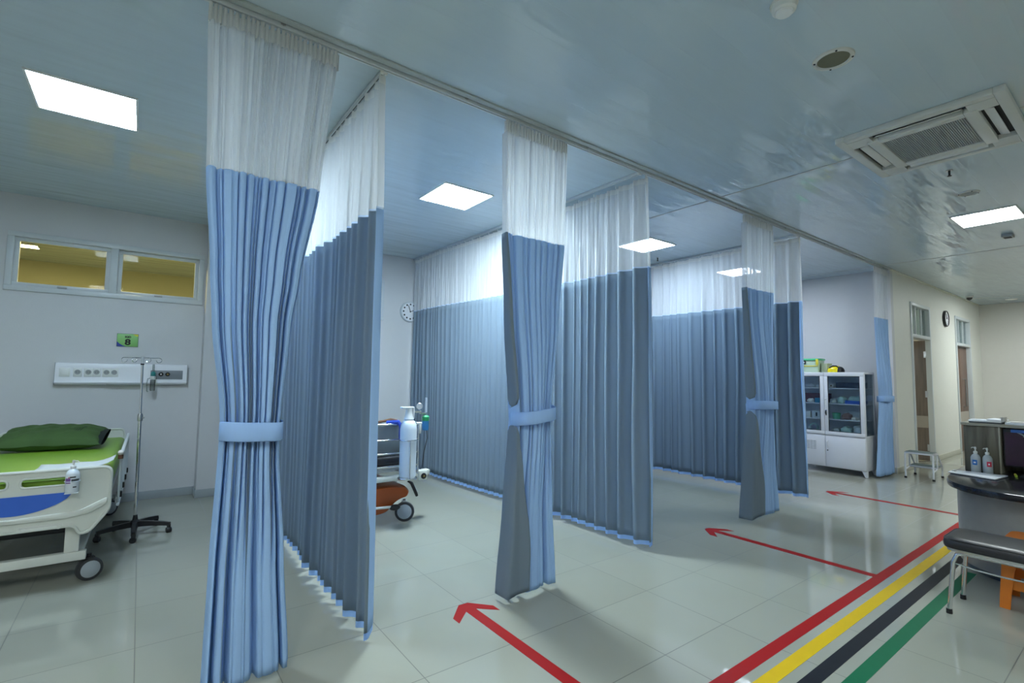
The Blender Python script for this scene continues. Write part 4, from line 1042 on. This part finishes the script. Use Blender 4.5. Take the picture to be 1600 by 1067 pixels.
# ------------------------------------------------------------------ medicine cabinet
CX0, CX1, CY0, CY1, CZ0, CZ1 = 9.0, 9.42, 2.865, 4.0, .095, 1.62
CYM = (CY0 + CY1) / 2; ZS = .605
cab = thing('medicine_cabinet', ((CX0 + CX1) / 2, CYM, 0), 'tall white metal medicine cabinet with glass upper doors', 'cabinet')
b = B()
b.box(CX0, CX1, CY0, CY1, CZ1 - .03, CZ1, .004).box(CX0, CX1, CY0, CY1, ZS - .01, ZS + .02, .003).box(CX0 + .02, CX1, CY0, CY1, CZ0, CZ0 + .02, .003)
b.box(CX1 - .012, CX1, CY0, CY1, CZ0, CZ1 - .03)
b.box(CX0 + .02, CX1 - .012, CY0, CY0 + .012, CZ0 + .02, ZS - .01).box(CX0 + .02, CX1 - .012, CY1 - .012, CY1, CZ0 + .02, ZS - .01)
for y in (CY0, CY1 - .022):
    for x in (CX0, CX1 - .03): b.box(x, x + .03, y, y + .022, ZS + .02, CZ1 - .03, .003)
b.box(CX0, CX0 + .02, CY0, CY0 + .03, CZ0, ZS - .01, .003).box(CX0, CX0 + .02, CY1 - .03, CY1, CZ0, ZS - .01, .003).box(CX0, CX0 + .02, CYM - .012, CYM + .012, CZ0 + .02, ZS - .01, .002).box(CX0, CX0 + .02, CY0, CY1, CZ0, CZ0 + .03, .002)
obj('body', b, M['steelwhite'], cab)
for y in (CY0 + .008, CY1 - .014): obj('side_pane', B().box(CX0 + .032, CX1 - .032, y, y + .005, ZS + .022, CZ1 - .032), M['clearglass'], cab)
SHZ = (.860, 1.115, 1.365)
for z in SHZ: obj('shelf', B().box(CX0 + .03, CX1 - .014, CY0 + .024, CY1 - .024, z - .014, z, .002), M['steelwhite'], cab)
for x in (CX0, CX1 - .05):
    for y, s in ((CY0, 1), (CY1, -1)):
        obj('leg', B().prism([(y, 0.0), (y + s * .03, 0.0), (y + s * .075, CZ0), (y, CZ0)], x, x + .05, 'yz', .003), M['steelwhite'], cab)
for y0, y1, hs in ((CY0 + .004, CYM - .002, 1), (CYM + .002, CY1 - .004, -1)):
    q = .058; z0, z1 = ZS + .006, CZ1 - .006
    d = obj('glass_door', B().box(CX0 - .018, CX0 - .001, y0, y1, z1 - q, z1, .003).box(CX0 - .018, CX0 - .001, y0, y1, z0, z0 + q, .003).box(CX0 - .018, CX0 - .001, y0, y0 + q, z0 + q, z1 - q, .003).box(CX0 - .018, CX0 - .001, y1 - q, y1, z0 + q, z1 - q, .003), M['steelwhite'], cab)
    obj('door_pane', B().box(CX0 - .011, CX0 - .006, y0 + q - .004, y1 - q + .004, z0 + q - .004, z1 - q + .004), M['clearglass'], d)
    obj('pane_gasket', B().box(CX0 - .0185, CX0 - .012, y0 + q - .003, y1 - q + .003, z1 - q - .006, z1 - q + .002).box(CX0 - .0185, CX0 - .012, y0 + q - .003, y1 - q + .003, z0 + q - .002, z0 + q + .006).box(CX0 - .0185, CX0 - .012, y0 + q - .003, y0 + q + .005, z0 + q, z1 - q).box(CX0 - .0185, CX0 - .012, y1 - q - .005, y1 - q + .003, z0 + q, z1 - q), M['rubber'], d)
    ld = obj('lower_door', B().box(CX0 - .014, CX0 - .001, y0 + .004, y1 - .004, CZ0 + .012, ZS - .012, .003), M['steelwhite'], cab)
    if hs == 1:
        obj('handle', B().tube([(CX0 - .018, CYM - .026, 1.07), (CX0 - .045, CYM - .026, 1.08), (CX0 - .045, CYM - .026, 1.17), (CX0 - .018, CYM - .026, 1.18)], .006, 8), M['white'], d)
        obj('lock', B().lathe([(0, 0), (.012, 0), (.012, .008), (0, .008)], (CX0 - .018, CYM - .026, 1.0), (-1, 0, 0), 16), M['chrome'], d)
        obj('key_bunch', B().tube([(CX0 - .03, CYM - .026, 1.0), (CX0 - .032, CYM - .024, .96), (CX0 - .03, CYM - .03, .92)], [.008, .013, .006], 8), M['dark'], d)
        obj('lower_lock', B().lathe([(0, 0), (.010, 0), (.010, .006), (0, .006)], (CX0 - .014, CYM - .03, .36), (-1, 0, 0), 14), M['dark'], ld)
        obj('lower_handle', B().tube([(CX0 - .013, CYM - .03, .42), (CX0 - .04, CYM - .03, .43), (CX0 - .04, CYM - .03, .50), (CX0 - .013, CYM - .03, .51)], .006, 8), M['steelwhite'], ld)
    else:
        lv = B()
        for r in range(6):
            for c in range(4): lv.box(CX0 - .0165, CX0 - .013, CYM + .14 + c * .05, CYM + .18 + c * .05, .36 + r * .025, .368 + r * .025, .001)
        obj('louvres', lv, M['greymetal'], ld)

# contents
GC = 'supplies inside the medicine cabinet'
def lump(c, r, m, label, seed, zf=None):
    rnd = random.Random(seed); b = B().ell(c, r, 22, 14, sq=.8)
    for v in b.bm.verts:
        d = v.co - Vector(c)
        k = 1 + .13 * math.sin(9 * d.x / r[0] + seed) * math.sin(4 * d.y / r[1] + seed * 2) + .08 * math.sin(7 * d.z / r[2] + 5 * d.y / r[1] + seed)
        v.co = Vector(c) + d * k; v.co.z = max(v.co.z, c[2] - r[2] * .8)
    zmin = min(v.co.z for v in b.bm.verts)
    for v in b.bm.verts: v.co.z += zf - zmin
    return obj('supply_bundle', b, m, None, label, 'bundle', GC, smooth=70)
def carton(name, x0, x1, y0, y1, z0, z1, m, label, cat='box', lid=None):
    t = thing(name, ((x0 + x1) / 2, (y0 + y1) / 2, z0), label, cat, GC)
    obj('body', B().box(x0, x1, y0, y1, z0, z1, .006), m, t)
    obj('flap', B().box(x0 - .001, x1 + .001, y0 - .001, y1 + .001, z1 - .012, z1 + .002, .002), lid or m, t)
    return t
zb0, zb1, zb2, zb3 = ZS + .0205, SHZ[0] + .0005, SHZ[1] + .0005, SHZ[2] + .0005
carton('instrument_case', 9.10, 9.34, 2.93, 3.30, zb3, zb3 + .09, M['darkcase'], 'long dark case on the top shelf behind the right glass door', 'case')
t = thing('paper_roll', (9.14, 3.36, zb3), 'white paper roll beside the dark case on the top cabinet shelf', 'roll', GC)
obj('roll', B().cyl((9.08, 3.36, zb3 + .036), (9.20, 3.36, zb3 + .036), .035, n=20), M['paper'], t); obj('core', B().cyl((9.076, 3.36, zb3 + .036), (9.204, 3.36, zb3 + .036), .012, n=14), M['brown'], t)
b = B().box(9.06, 9.28, 2.92, 3.16, zb2, zb2 + .006, .002).box(9.06, 9.066, 2.92, 3.16, zb2 + .006, zb2 + .055, .002).box(9.274, 9.28, 2.92, 3.16, zb2 + .006, zb2 + .055, .002).box(9.066, 9.274, 2.92, 2.926, zb2 + .006, zb2 + .055, .002).box(9.066, 9.274, 3.154, 3.16, zb2 + .006, zb2 + .055, .002)
obj('supply_tray', b, M['trayblue'], None, 'blue tray heaped with a wrapped bundle on the second cabinet shelf', 'tray', GC)
lump((9.17, 3.04, 0), (.085, .105, .065), M['wrap'], 'pale green wrapped bundle lying in the blue tray', 4, zb2 + .007)
lump((9.15, 3.23, 0), (.085, .060, .062), M['wrap'], 'tall pale green wrapped bundle just left of the blue tray', 8, zb2)
lump((9.15, 3.345, 0), (.085, .046, .040), M['wrapwhite'], 'low pale wrapped bundle behind the right door pane, left end of second shelf', 12, zb2)
t = thing('supply_tub', (9.15, 3.32, zb1), 'green plastic tub on the third shelf behind the right glass door', 'tub', GC)
obj('tub', B().lathe([(0, 0), (.05, 0), (.062, .095), (.058, .095), (.047, .008), (0, .008)], (9.15, 3.32, zb1), n=28), M['tubgreen'], t); obj('rim', B().tube([(9.15 + math.cos(k * PI / 12) * .062, 3.32 + math.sin(k * PI / 12) * .062, zb1 + .095) for k in range(24)], .004, 6, True), M['capgreen'], t)
lump((9.16, 3.17, 0), (.07, .065, .058), M['mixbrown'], 'brown packet bundle beside the green tub in the cabinet', 15, zb1)
carton('medicine_box', 9.24, 9.34, 3.02, 3.20, zb1, zb1 + .13, M['cardbox'], 'pale upright carton behind the brown packets on the third shelf')
lump((9.12, 3.045, 0), (.055, .045, .026), M['paper2'], 'small flat white packet at the right end of the third shelf', 19, zb1)
lump((9.16, 3.325, 0), (.09, .058, .050), M['wrapwhite'], 'small pale bundle left on the bottom glass shelf, right door', 23, zb0)
lump((9.15, 3.175, 0), (.10, .078, .070), M['wrap'], 'middle pale green bundle on the bottom shelf behind the right door', 27, zb0)
lump((9.15, 2.985, 0), (.11, .088, .085), M['wrapwhite'], 'largest pale round bundle at the right end of the bottom cabinet shelf', 31, zb0)
carton('instrument_box', 9.08, 9.22, 3.47, 3.59, zb3, zb3 + .05, M['white'], 'flat white box on the top shelf behind the left glass door')
t = thing('cable_coil', (9.15, 3.72, zb3), 'looped white cable on the top shelf behind the left glass door', 'cable', GC)
obj('coil', B().tube([(9.15 + .06 * math.cos(k * .35), 3.70 + .075 * math.sin(k * .35), zb3 + .010 + .0009 * k) for k in range(48)], .007, 8), M['paper'], t); obj('plug', B().box(9.06, 9.09, 3.76, 3.80, zb3, zb3 + .02, .004), M['offwhite'], t)
carton('tool_case', 9.18, 9.36, 3.46, 3.80, zb2, zb2 + .15, M['caserred'], 'dark red case at the back of the second shelf, left door', 'case')
carton('medicine_box', 9.05, 9.16, 3.46, 3.60, zb2, zb2 + .075, M['traycyan'], 'blue carton before the dark red case in the cabinet')
lump((9.10, 3.68, 0), (.045, .05, .036), M['paper2'], 'small white bundle left of the blue carton in the cabinet', 35, zb2)
carton('medicine_box', 9.07, 9.17, 3.53, 3.66, zb1, zb1 + .12, M['cardbox'], 'pale carton with a black mark on the third shelf, left door')
carton('medicine_box', 9.09, 9.20, 3.69, 3.80, zb1, zb1 + .105, M['white'], 'white carton left of the black-marked carton in the cabinet')
o = [x for x in bpy.data.objects if x.get('label', '').startswith('pale carton with a black mark')][0]
obj('black_mark', B().box(9.0685, 9.071, 3.575, 3.60, zb1 + .03, zb1 + .09), M['ink'], o)
lump((9.14, 3.50, 0), (.05, .035, .045), M['wrapwhite'], 'small white bundle beside the black-marked carton in the cabinet', 39, zb1)
t = thing('hose_coil', (9.15, 3.66, zb0), 'coiled pale green hose on the bottom shelf behind the left door', 'hose', GC)
obj('coil', B().tube([(9.12 + .004 * k / 5, 3.66 + .060 * math.cos(k * .4), zb0 + .075 + .060 * math.sin(k * .4)) for k in range(47)], .012, 8), M['wrap'], t); obj('connector', B().cyl((9.12, 3.72, zb0 + .075), (9.09, 3.725, zb0 + .05), .016, n=12), M['offwhite'], t)
lump((9.15, 3.51, 0), (.08, .055, .040), M['wrapwhite'], 'low white bundle right of the coiled hose in the cabinet', 43, zb0)

# on top of the cabinet
TZ = CZ1 + .0005
t = thing('storage_tub', (9.2, 3.68, TZ), 'pale green plastic tub with green lid and yellow strip on top of the cabinet', 'tub')
obj('tub', B().prism([(3.555, TZ), (3.815, TZ), (3.83, TZ + .20), (3.54, TZ + .20)], 9.08, 9.32, 'yz', .008), M['boxgreen'], t)
obj('lid', B().box(9.065, 9.335, 3.53, 3.84, TZ + .20, TZ + .232, .008), M['lidgreen'], t, 'green lid')
obj('yellow_strip', B().box(9.072, 9.08, 3.545, 3.825, TZ + .098, TZ + .112, .002), M['stripyellow'], t)
obj('corner_clip', B().box(9.058, 9.07, 3.535, 3.575, TZ + .12, TZ + .22, .004), M['stripyellow'], t)
obj('dark_label', B().box(9.069, 9.076, 3.735, 3.80, TZ + .135, TZ + .20, .001), M['ink'], t)
obj('label_print', B().box(9.0665, 9.0695, 3.752, 3.775, TZ + .155, TZ + .18), M['paper'], t)
t = thing('storage_tub', (9.2, 3.48, TZ), 'small olive tub between the green-lidded tub and the yellow shell on the cabinet', 'tub')
obj('tub', B().prism([(3.435, TZ), (3.525, TZ), (3.53, TZ + .135), (3.43, TZ + .135)], 9.14, 9.34, 'yz', .012), pm('pale_olive_plastic', (.46, .52, .36), .4), t); obj('lid', B().box(9.135, 9.345, 3.428, 3.53, TZ + .135, TZ + .15, .004), pm('pale_olive_lid', (.50, .56, .40), .4), t)
t = thing('safety_helmet', (9.15, 3.30, TZ), 'yellow shell with a black end lying on top of the white cabinet', 'helmet')
b = B().ell((9.15, 3.315, TZ + .012), (.10, .11, .10), 28, 16, zmin=TZ, sq=.9); obj('shell', b, M['yellowshell'], t)
obj('black_end', B().ell((9.15, 3.26, TZ + .012), (.088, .075, .085), 24, 14, zmin=TZ, sq=.9), M['black'], t)
obj('crest', B().tube([(9.08, 3.38, TZ + .07), (9.085, 3.33, TZ + .107), (9.09, 3.28, TZ + .105), (9.095, 3.22, TZ + .05)], .010, 8), M['black'], t)

# ------------------------------------------------------------------ two-step stool by the open door
st = thing('step_stool', (9.83, 2.37, 0), 'white two-step stool with grey treads beside the open door', 'step stool')
sy0, sy1 = 2.205, 2.545; r = .0125
for y in (sy0, sy1):
    f = obj('side_frame', B().tube([(9.585, y, .02), (9.595, y, .37), (9.61, y, .385), (9.80, y, .385), (9.83, y, .375), (10.03, y, .19), (10.05, y, .165), (10.06, y, .02)], r, 10), M['steelwhite'], st)
    obj('frame_strut', B().tube([(9.80, y, .16), (10.04, y, .16)], r * .8, 8).tube([(9.59, y, .13), (9.80, y, .16), (9.80, y, .38)], r * .8, 8), M['steelwhite'], f)
for x in (9.60, 9.80): obj('cross_bar', B().tube([(x, sy0, .383), (x, sy1, .383)], r * .9, 8), M['steelwhite'], st)
for x in (9.80, 10.04): obj('cross_bar', B().tube([(x, sy0, .16), (x, sy1, .16)], r * .9, 8), M['steelwhite'], st)
for (x0, x1, z) in ((9.59, 9.83, .400), (9.80, 10.06, .176)):
    d = obj('tread', B().box(x0, x1, sy0 - .01, sy1 + .01, z - .008, z + .004, .003), M['steel'], st); obj('tread_mat', B().box(x0 + .012, x1 - .012, sy0 + .004, sy1 - .004, z + .003, z + .009, .002), pm('grey_ribbed_mat', (.14, .18, .17), .6), d)
for x in (9.585, 10.06):
    for y in (sy0, sy1): obj('rubber_foot', B().lathe([(0, 0), (.019, 0), (.018, .028), (0, .03)], (x, y, 0), n=16), M['black'], st)

# ------------------------------------------------------------------ reception counter
def spline(pts, n=8):
    out = []
    P = [Vector(p) for p in pts]
    for i in range(len(P) - 1):
        a, b_, c, d = P[max(i - 1, 0)], P[i], P[i + 1], P[min(i + 2, len(P) - 1)]
        for k in range(n):
            t = k / n
            out.append(.5 * ((2 * b_) + (c - a) * t + (2 * a - 5 * b_ + 4 * c - d) * t * t + (3 * b_ - a - 3 * c + d) * t ** 3))
    out.append(P[-1]); return [(p.x, p.y) for p in out]
def inset(pts, d): return pts
CT = thing('reception_counter', (6.0, 0, 0), 'curved reception counter with black top and grey laminate front at right', 'counter')
front = spline([(5.17, -1.6), (5.17, -.6), (5.18, .2), (5.195, .711), (5.26, .90), (5.36, 1.02), (5.55, 1.125), (5.9, 1.165), (6.7, 1.18)])
base = front + [(6.7, -1.6)]
obj('front_body', B().prism(base, .05, .65, 'xy'), M['counter'], CT)
pl_ = spline([(5.20, -1.6), (5.20, -.6), (5.21, .2), (5.225, .70), (5.285, .88), (5.38, .99), (5.56, 1.095), (5.9, 1.135), (6.67, 1.15)]) + [(6.67, -1.6)]
obj('plinth', B().prism(pl_, 0, .05, 'xy'), M['counterblue'], CT)
top = spline([(5.06, -1.62), (5.05, -.6), (5.03, .2), (5.02, .60), (5.03, .80), (5.13, 1.0), (5.40, 1.155), (5.9, 1.21), (6.74, 1.225)]) + [(6.74, -1.62)]
obj('worktop', B().prism(top, .65, .70, 'xy', .008), M['granite'], CT)
HX = 6.05
hb_ = obj('hutch_end', B().box(HX, HX + .36, .935, 1.165, .70, 1.105, .003), M['wood'], CT)
obj('hutch_edge', B().box(HX - .004, HX + .36, .923, .935, .70, 1.105, .001), M['woodedge'], CT)
obj('hutch_back', B().box(HX + .33, HX + .36, -1.5, .923, .70, 1.105, .002), M['wood'], CT)
obj('hutch_top', B().box(HX - .02, HX + .38, -1.5, 1.178, 1.105, 1.13, .003), M['woodedge'], CT)
t = thing('monitor', (HX + .12, .62, .70), 'dark purple screen under the hutch shelf of the counter', 'monitor')
obj('screen_housing', B().box(HX + .03, HX + .075, .36, .912, .765, 1.095, .008), M['black'], t)
obj('screen', B().box(HX + .026, HX + .031, .372, .900, .780, 1.062), M['screen'], t)
obj('blue_strip', B().box(HX + .024, HX + .031, .372, .86, 1.064, 1.090), M['blueedge'], t)
sb = B()
for k in range(3): sb.box(HX + .0245, HX + .0265, .50, .78, -.008, .008, rot=None)
obj('painted_reflections', B().box(HX + .0245, HX + .0265, .66, .84, 1.02, 1.032, rot=Euler((.55, 0, 0))).box(HX + .0245, HX + .0265, .58, .80, .975, .987, rot=Euler((.55, 0, 0))).box(HX + .0245, HX + .0265, .56, .76, .93, .942, rot=Euler((.55, 0, 0))), M['greyplate'], t)  # ceiling reflections on the screen, put in as pale tilted bars
obj('stand', B().box(HX + .08, HX + .12, .58, .66, .71, .95, .01).box(HX + .02, HX + .20, .50, .74, .70, .712, .004), M['black'], t)
sb.bm.free()
t = thing('keyboard', (5.92, .60, .70), 'black keyboard below the dark purple screen', 'keyboard')
obj('keyboard_body', B().box(5.93, 6.05, .38, .80, .7005, .718, .004), M['black'], t)
kb = B()
for r_ in range(4):
    for c_ in range(14): kb.box(5.938 + r_ * .027, 5.960 + r_ * .027, .392 + c_ * .0285, .414 + c_ * .0285, .717, .722, .002)
obj('keys', kb, M['rubber'], t)
t = thing('marker_pen', (6.04, .84, .70), 'yellow marker pen beside the keyboard on the black counter top', 'pen')
obj('barrel', B().cyl((5.99, .83, .709), (6.065, .845, .709), .008, n=12), M['stripyellow'], t); obj('cap', B().cyl((5.965, .825, .709), (5.99, .83, .709), .009, n=12), pm('lime_cap', (.45, .60, .04), .4), t)
t = thing('clipboard', (5.76, 1.03, .70), 'white papers on a clipboard overhanging the left counter edge', 'clipboard')
obj('board', B().prism([(5.60, .893), (5.90, .862), (5.86, 1.20), (5.70, 1.206)], .7005, .7055, 'xy'), M['labeldark'], t)
obj('paper_sheets', B().prism([(5.596, .897), (5.905, .866), (5.865, 1.206), (5.698, 1.212)], .7055, .7125, 'xy'), M['paper'], t)
obj('clip', B().box(5.755, 5.815, 1.175, 1.200, .7125, .721, .003), M['steel'], t)
cloudy = pm('cloudy_bottle_plastic', (.46, .50, .53), .25, var=.06)
GB2 = 'pump bottles on the counter'
pump_bottle((5.965, 1.075, .7005), .034, .222, 'cloudy pump bottle with blue label on the counter, left of its pair', cloudy, GB2, [('blue_label', 'labelblue', math.radians(150), math.radians(205), .30, .50), ('white_patch', 'paper', math.radians(165), math.radians(190), .37, .43)], spout=(-.2, .9))
pump_bottle((5.965, .998, .7005), .034, .222, 'cloudy pump bottle with red label on the counter, right of its pair', cloudy, GB2, [('red_label', 'labelred', math.radians(180), math.radians(235), .28, .48), ('white_patch', 'paper', math.radians(195), math.radians(212), .35, .41)], spout=(-.2, .9))
t = thing('document_folder', (6.12, 1.0, 1.13), 'dark folder with white papers lying on the left end of the hutch shelf', 'folder', 'papers on the hutch shelf')
obj('folder_cover', B().box(6.045, 6.28, .905, 1.125, 1.1305, 1.142, .002), M['labeldark'], t)
obj('paper_sheets', B().box(6.04, 6.27, .915, 1.13, 1.142, 1.156, .002, rot=Euler((0, 0, .03))).box(6.06, 6.26, .90, 1.0, 1.156, 1.168, .003, rot=Euler((.05, 0, -.1))), M['paper'], t)
t = thing('document_folder', (6.12, .75, 1.13), 'loose white paper stack on the hutch shelf at the right edge', 'papers', 'papers on the hutch shelf')
obj('paper_sheets', B().box(6.04, 6.27, .62, .885, 1.1305, 1.150, .003, rot=Euler((0, 0, -.04))), M['paper'], t); obj('card_cover', B().box(6.05, 6.20, .64, .86, 1.151, 1.156, .002, rot=Euler((0, 0, .05))), M['paper2'], t)
t = thing('tape_roll', (6.06, .90, 1.13), 'small beige tape roll between the two paper stacks on the hutch', 'roll')
obj('roll', B().lathe([(.010, 0), (.020, 0), (.020, .036), (.010, .036), (.010, 0)], (6.06, .895, 1.1575), n=20), M['paper2'], t); obj('core', B().lathe([(.008, .001), (.0105, .001), (.0105, .035), (.008, .035), (.008, .001)], (6.06, .895, 1.1575), n=20), M['brown'], t)

# ------------------------------------------------------------------ stools
t = thing('padded_stool', (4.44, .67, 0), 'black padded stool with chrome tube legs at lower right', 'stool')
seat = rounded([(4.245, .955), (4.635, .955), (4.635, .38), (4.245, .38)], .07, 6)
b = B(); 
def ring(sc_, z): return [((u - 4.44) * (1 - sc_ / .195) + 4.44, (v - .667) * (1 - sc_ / .287) + .667, z) for u, v in seat]
rows = [ring(.02, .418), ring(.004, .424), ring(0, .435), ring(0, .462), ring(.006, .478), ring(.022, .487), ring(.06, .490), ring(.12, .491)]
b.grid(rows, closed=True); b.add(rows[-1], [list(range(len(rows[-1])))]); b.add(rows[0], [list(range(len(rows[0])))])
s = obj('seat_cushion', b, M['seatblack'], t)
obj('seat_piping', B().tube([(u, v, .478) for u, v, _ in ring(.004, 0)], .0035, 6, True), M['black'], s)
obj('seat_pan', B().prism([(u, v) for u, v, _ in ring(.015, 0)], .405, .419, 'xy'), M['steel'], t)
for x, sx in ((4.285, -.004), (4.60, .035)):
    f = obj('leg_frame', B().tube([(x + sx, .935, .008), (x + sx * .3, .905, .33), (x, .885, .385), (x, .85, .398), (x, .48, .398), (x, .445, .385), (x + sx * .3, .425, .33), (x + sx, .395, .008)], .0125, 12), M['chrome'], t)
    obj('cross_rail', B().tube([(x + sx * .3, .905, .325), (x + sx * .3, .80, .312), (x + sx * .3, .66, .308), (x + sx * .3, .53, .312), (x + sx * .3, .425, .325)], .006, 8), M['chrome'], f)
    for y in (.935, .395): obj('leg_tip', B().lathe([(0, 0), (.017, 0), (.016, .03), (0, .031)], (x + sx, y, 0), n=16), M['black'], f)
for y in (.80, .53): obj('under_brace', B().tube([(4.285, y, .398), (4.60, y, .398)], .009, 8), M['chrome'], t)

t = thing('plastic_stool', (4.87, .56, 0), 'orange plastic stool behind the black padded stool', 'stool')
ox0, ox1, oy0, oy1 = 4.70, 5.00, .42, .735
so = rounded([(ox0, oy1), (ox1, oy1), (ox1, oy0), (ox0, oy0)], .07, 6); occ = ((ox0 + ox1) / 2, (oy0 + oy1) / 2)
def oring(k, z): return [((u - occ[0]) * k + occ[0], (v - occ[1]) * k + occ[1], z) for u, v in so]
rows = [oring(.97, .40), oring(1.03, .405), oring(1.04, .42), oring(1.0, .448), oring(.95, .455), oring(.85, .452), oring(.4, .448)]
b = B().grid(rows, closed=True); b.add(rows[-1], [list(range(len(rows[-1])))]); b.add(rows[0], [list(range(len(rows[0])))])
obj('seat', b, M['orange'], t)
for sx_ in (0, 1):
    for sy__ in (0, 1):
        cxx = (ox0, ox1)[sx_]; cyy = (oy0, oy1)[sy__]; dx = 1 if sx_ == 0 else -1; dy = 1 if sy__ == 0 else -1
        rows = []
        for z, o_, w in ((0, .025, .052), (.1, .02, .056), (.25, .010, .064), (.405, .0, .085)):
            x0 = cxx - dx * o_; y0 = cyy - dy * o_
            rows.append([(x0, y0, z), (x0 + dx * w, y0, z), (x0 + dx * w, y0 + dy * .012, z), (x0 + dx * .012, y0 + dy * .012, z), (x0 + dx * .012, y0 + dy * w, z), (x0, y0 + dy * w, z)])
        b = B().grid(rows, closed=True); b.add(rows[0], [list(range(6))]); b.add(rows[-1], [list(range(6))])
        obj('leg', b, M['orange'], t)
for (x0, x1, y0, y1) in ((ox0 - .012, ox0 - .002, oy0, oy1), (ox1 + .002, ox1 + .012, oy0, oy1), (ox0, ox1, oy0 - .012, oy0 - .002), (ox0, ox1, oy1 + .002, oy1 + .012)):
    obj('stretcher', B().box(x0, x1, y0, y1, .13, .19, .004), M['orange'], t)
sc.world = bpy.data.worlds.new('world'); sc.world.use_nodes = True
sc.world.node_tree.nodes['Background'].inputs[0].default_value = (.5, .55, .6, 1); sc.world.node_tree.nodes['Background'].inputs[1].default_value = .02
sc.view_settings.view_transform = 'Standard'; sc.view_settings.look = 'None'; sc.view_settings.exposure = 0.0; sc.view_settings.gamma = 1; sc.view_settings.use_curve_mapping = False
sc.cycles.use_denoising = True; sc.cycles.max_bounces = 12; sc.cycles.transparent_max_bounces = 24
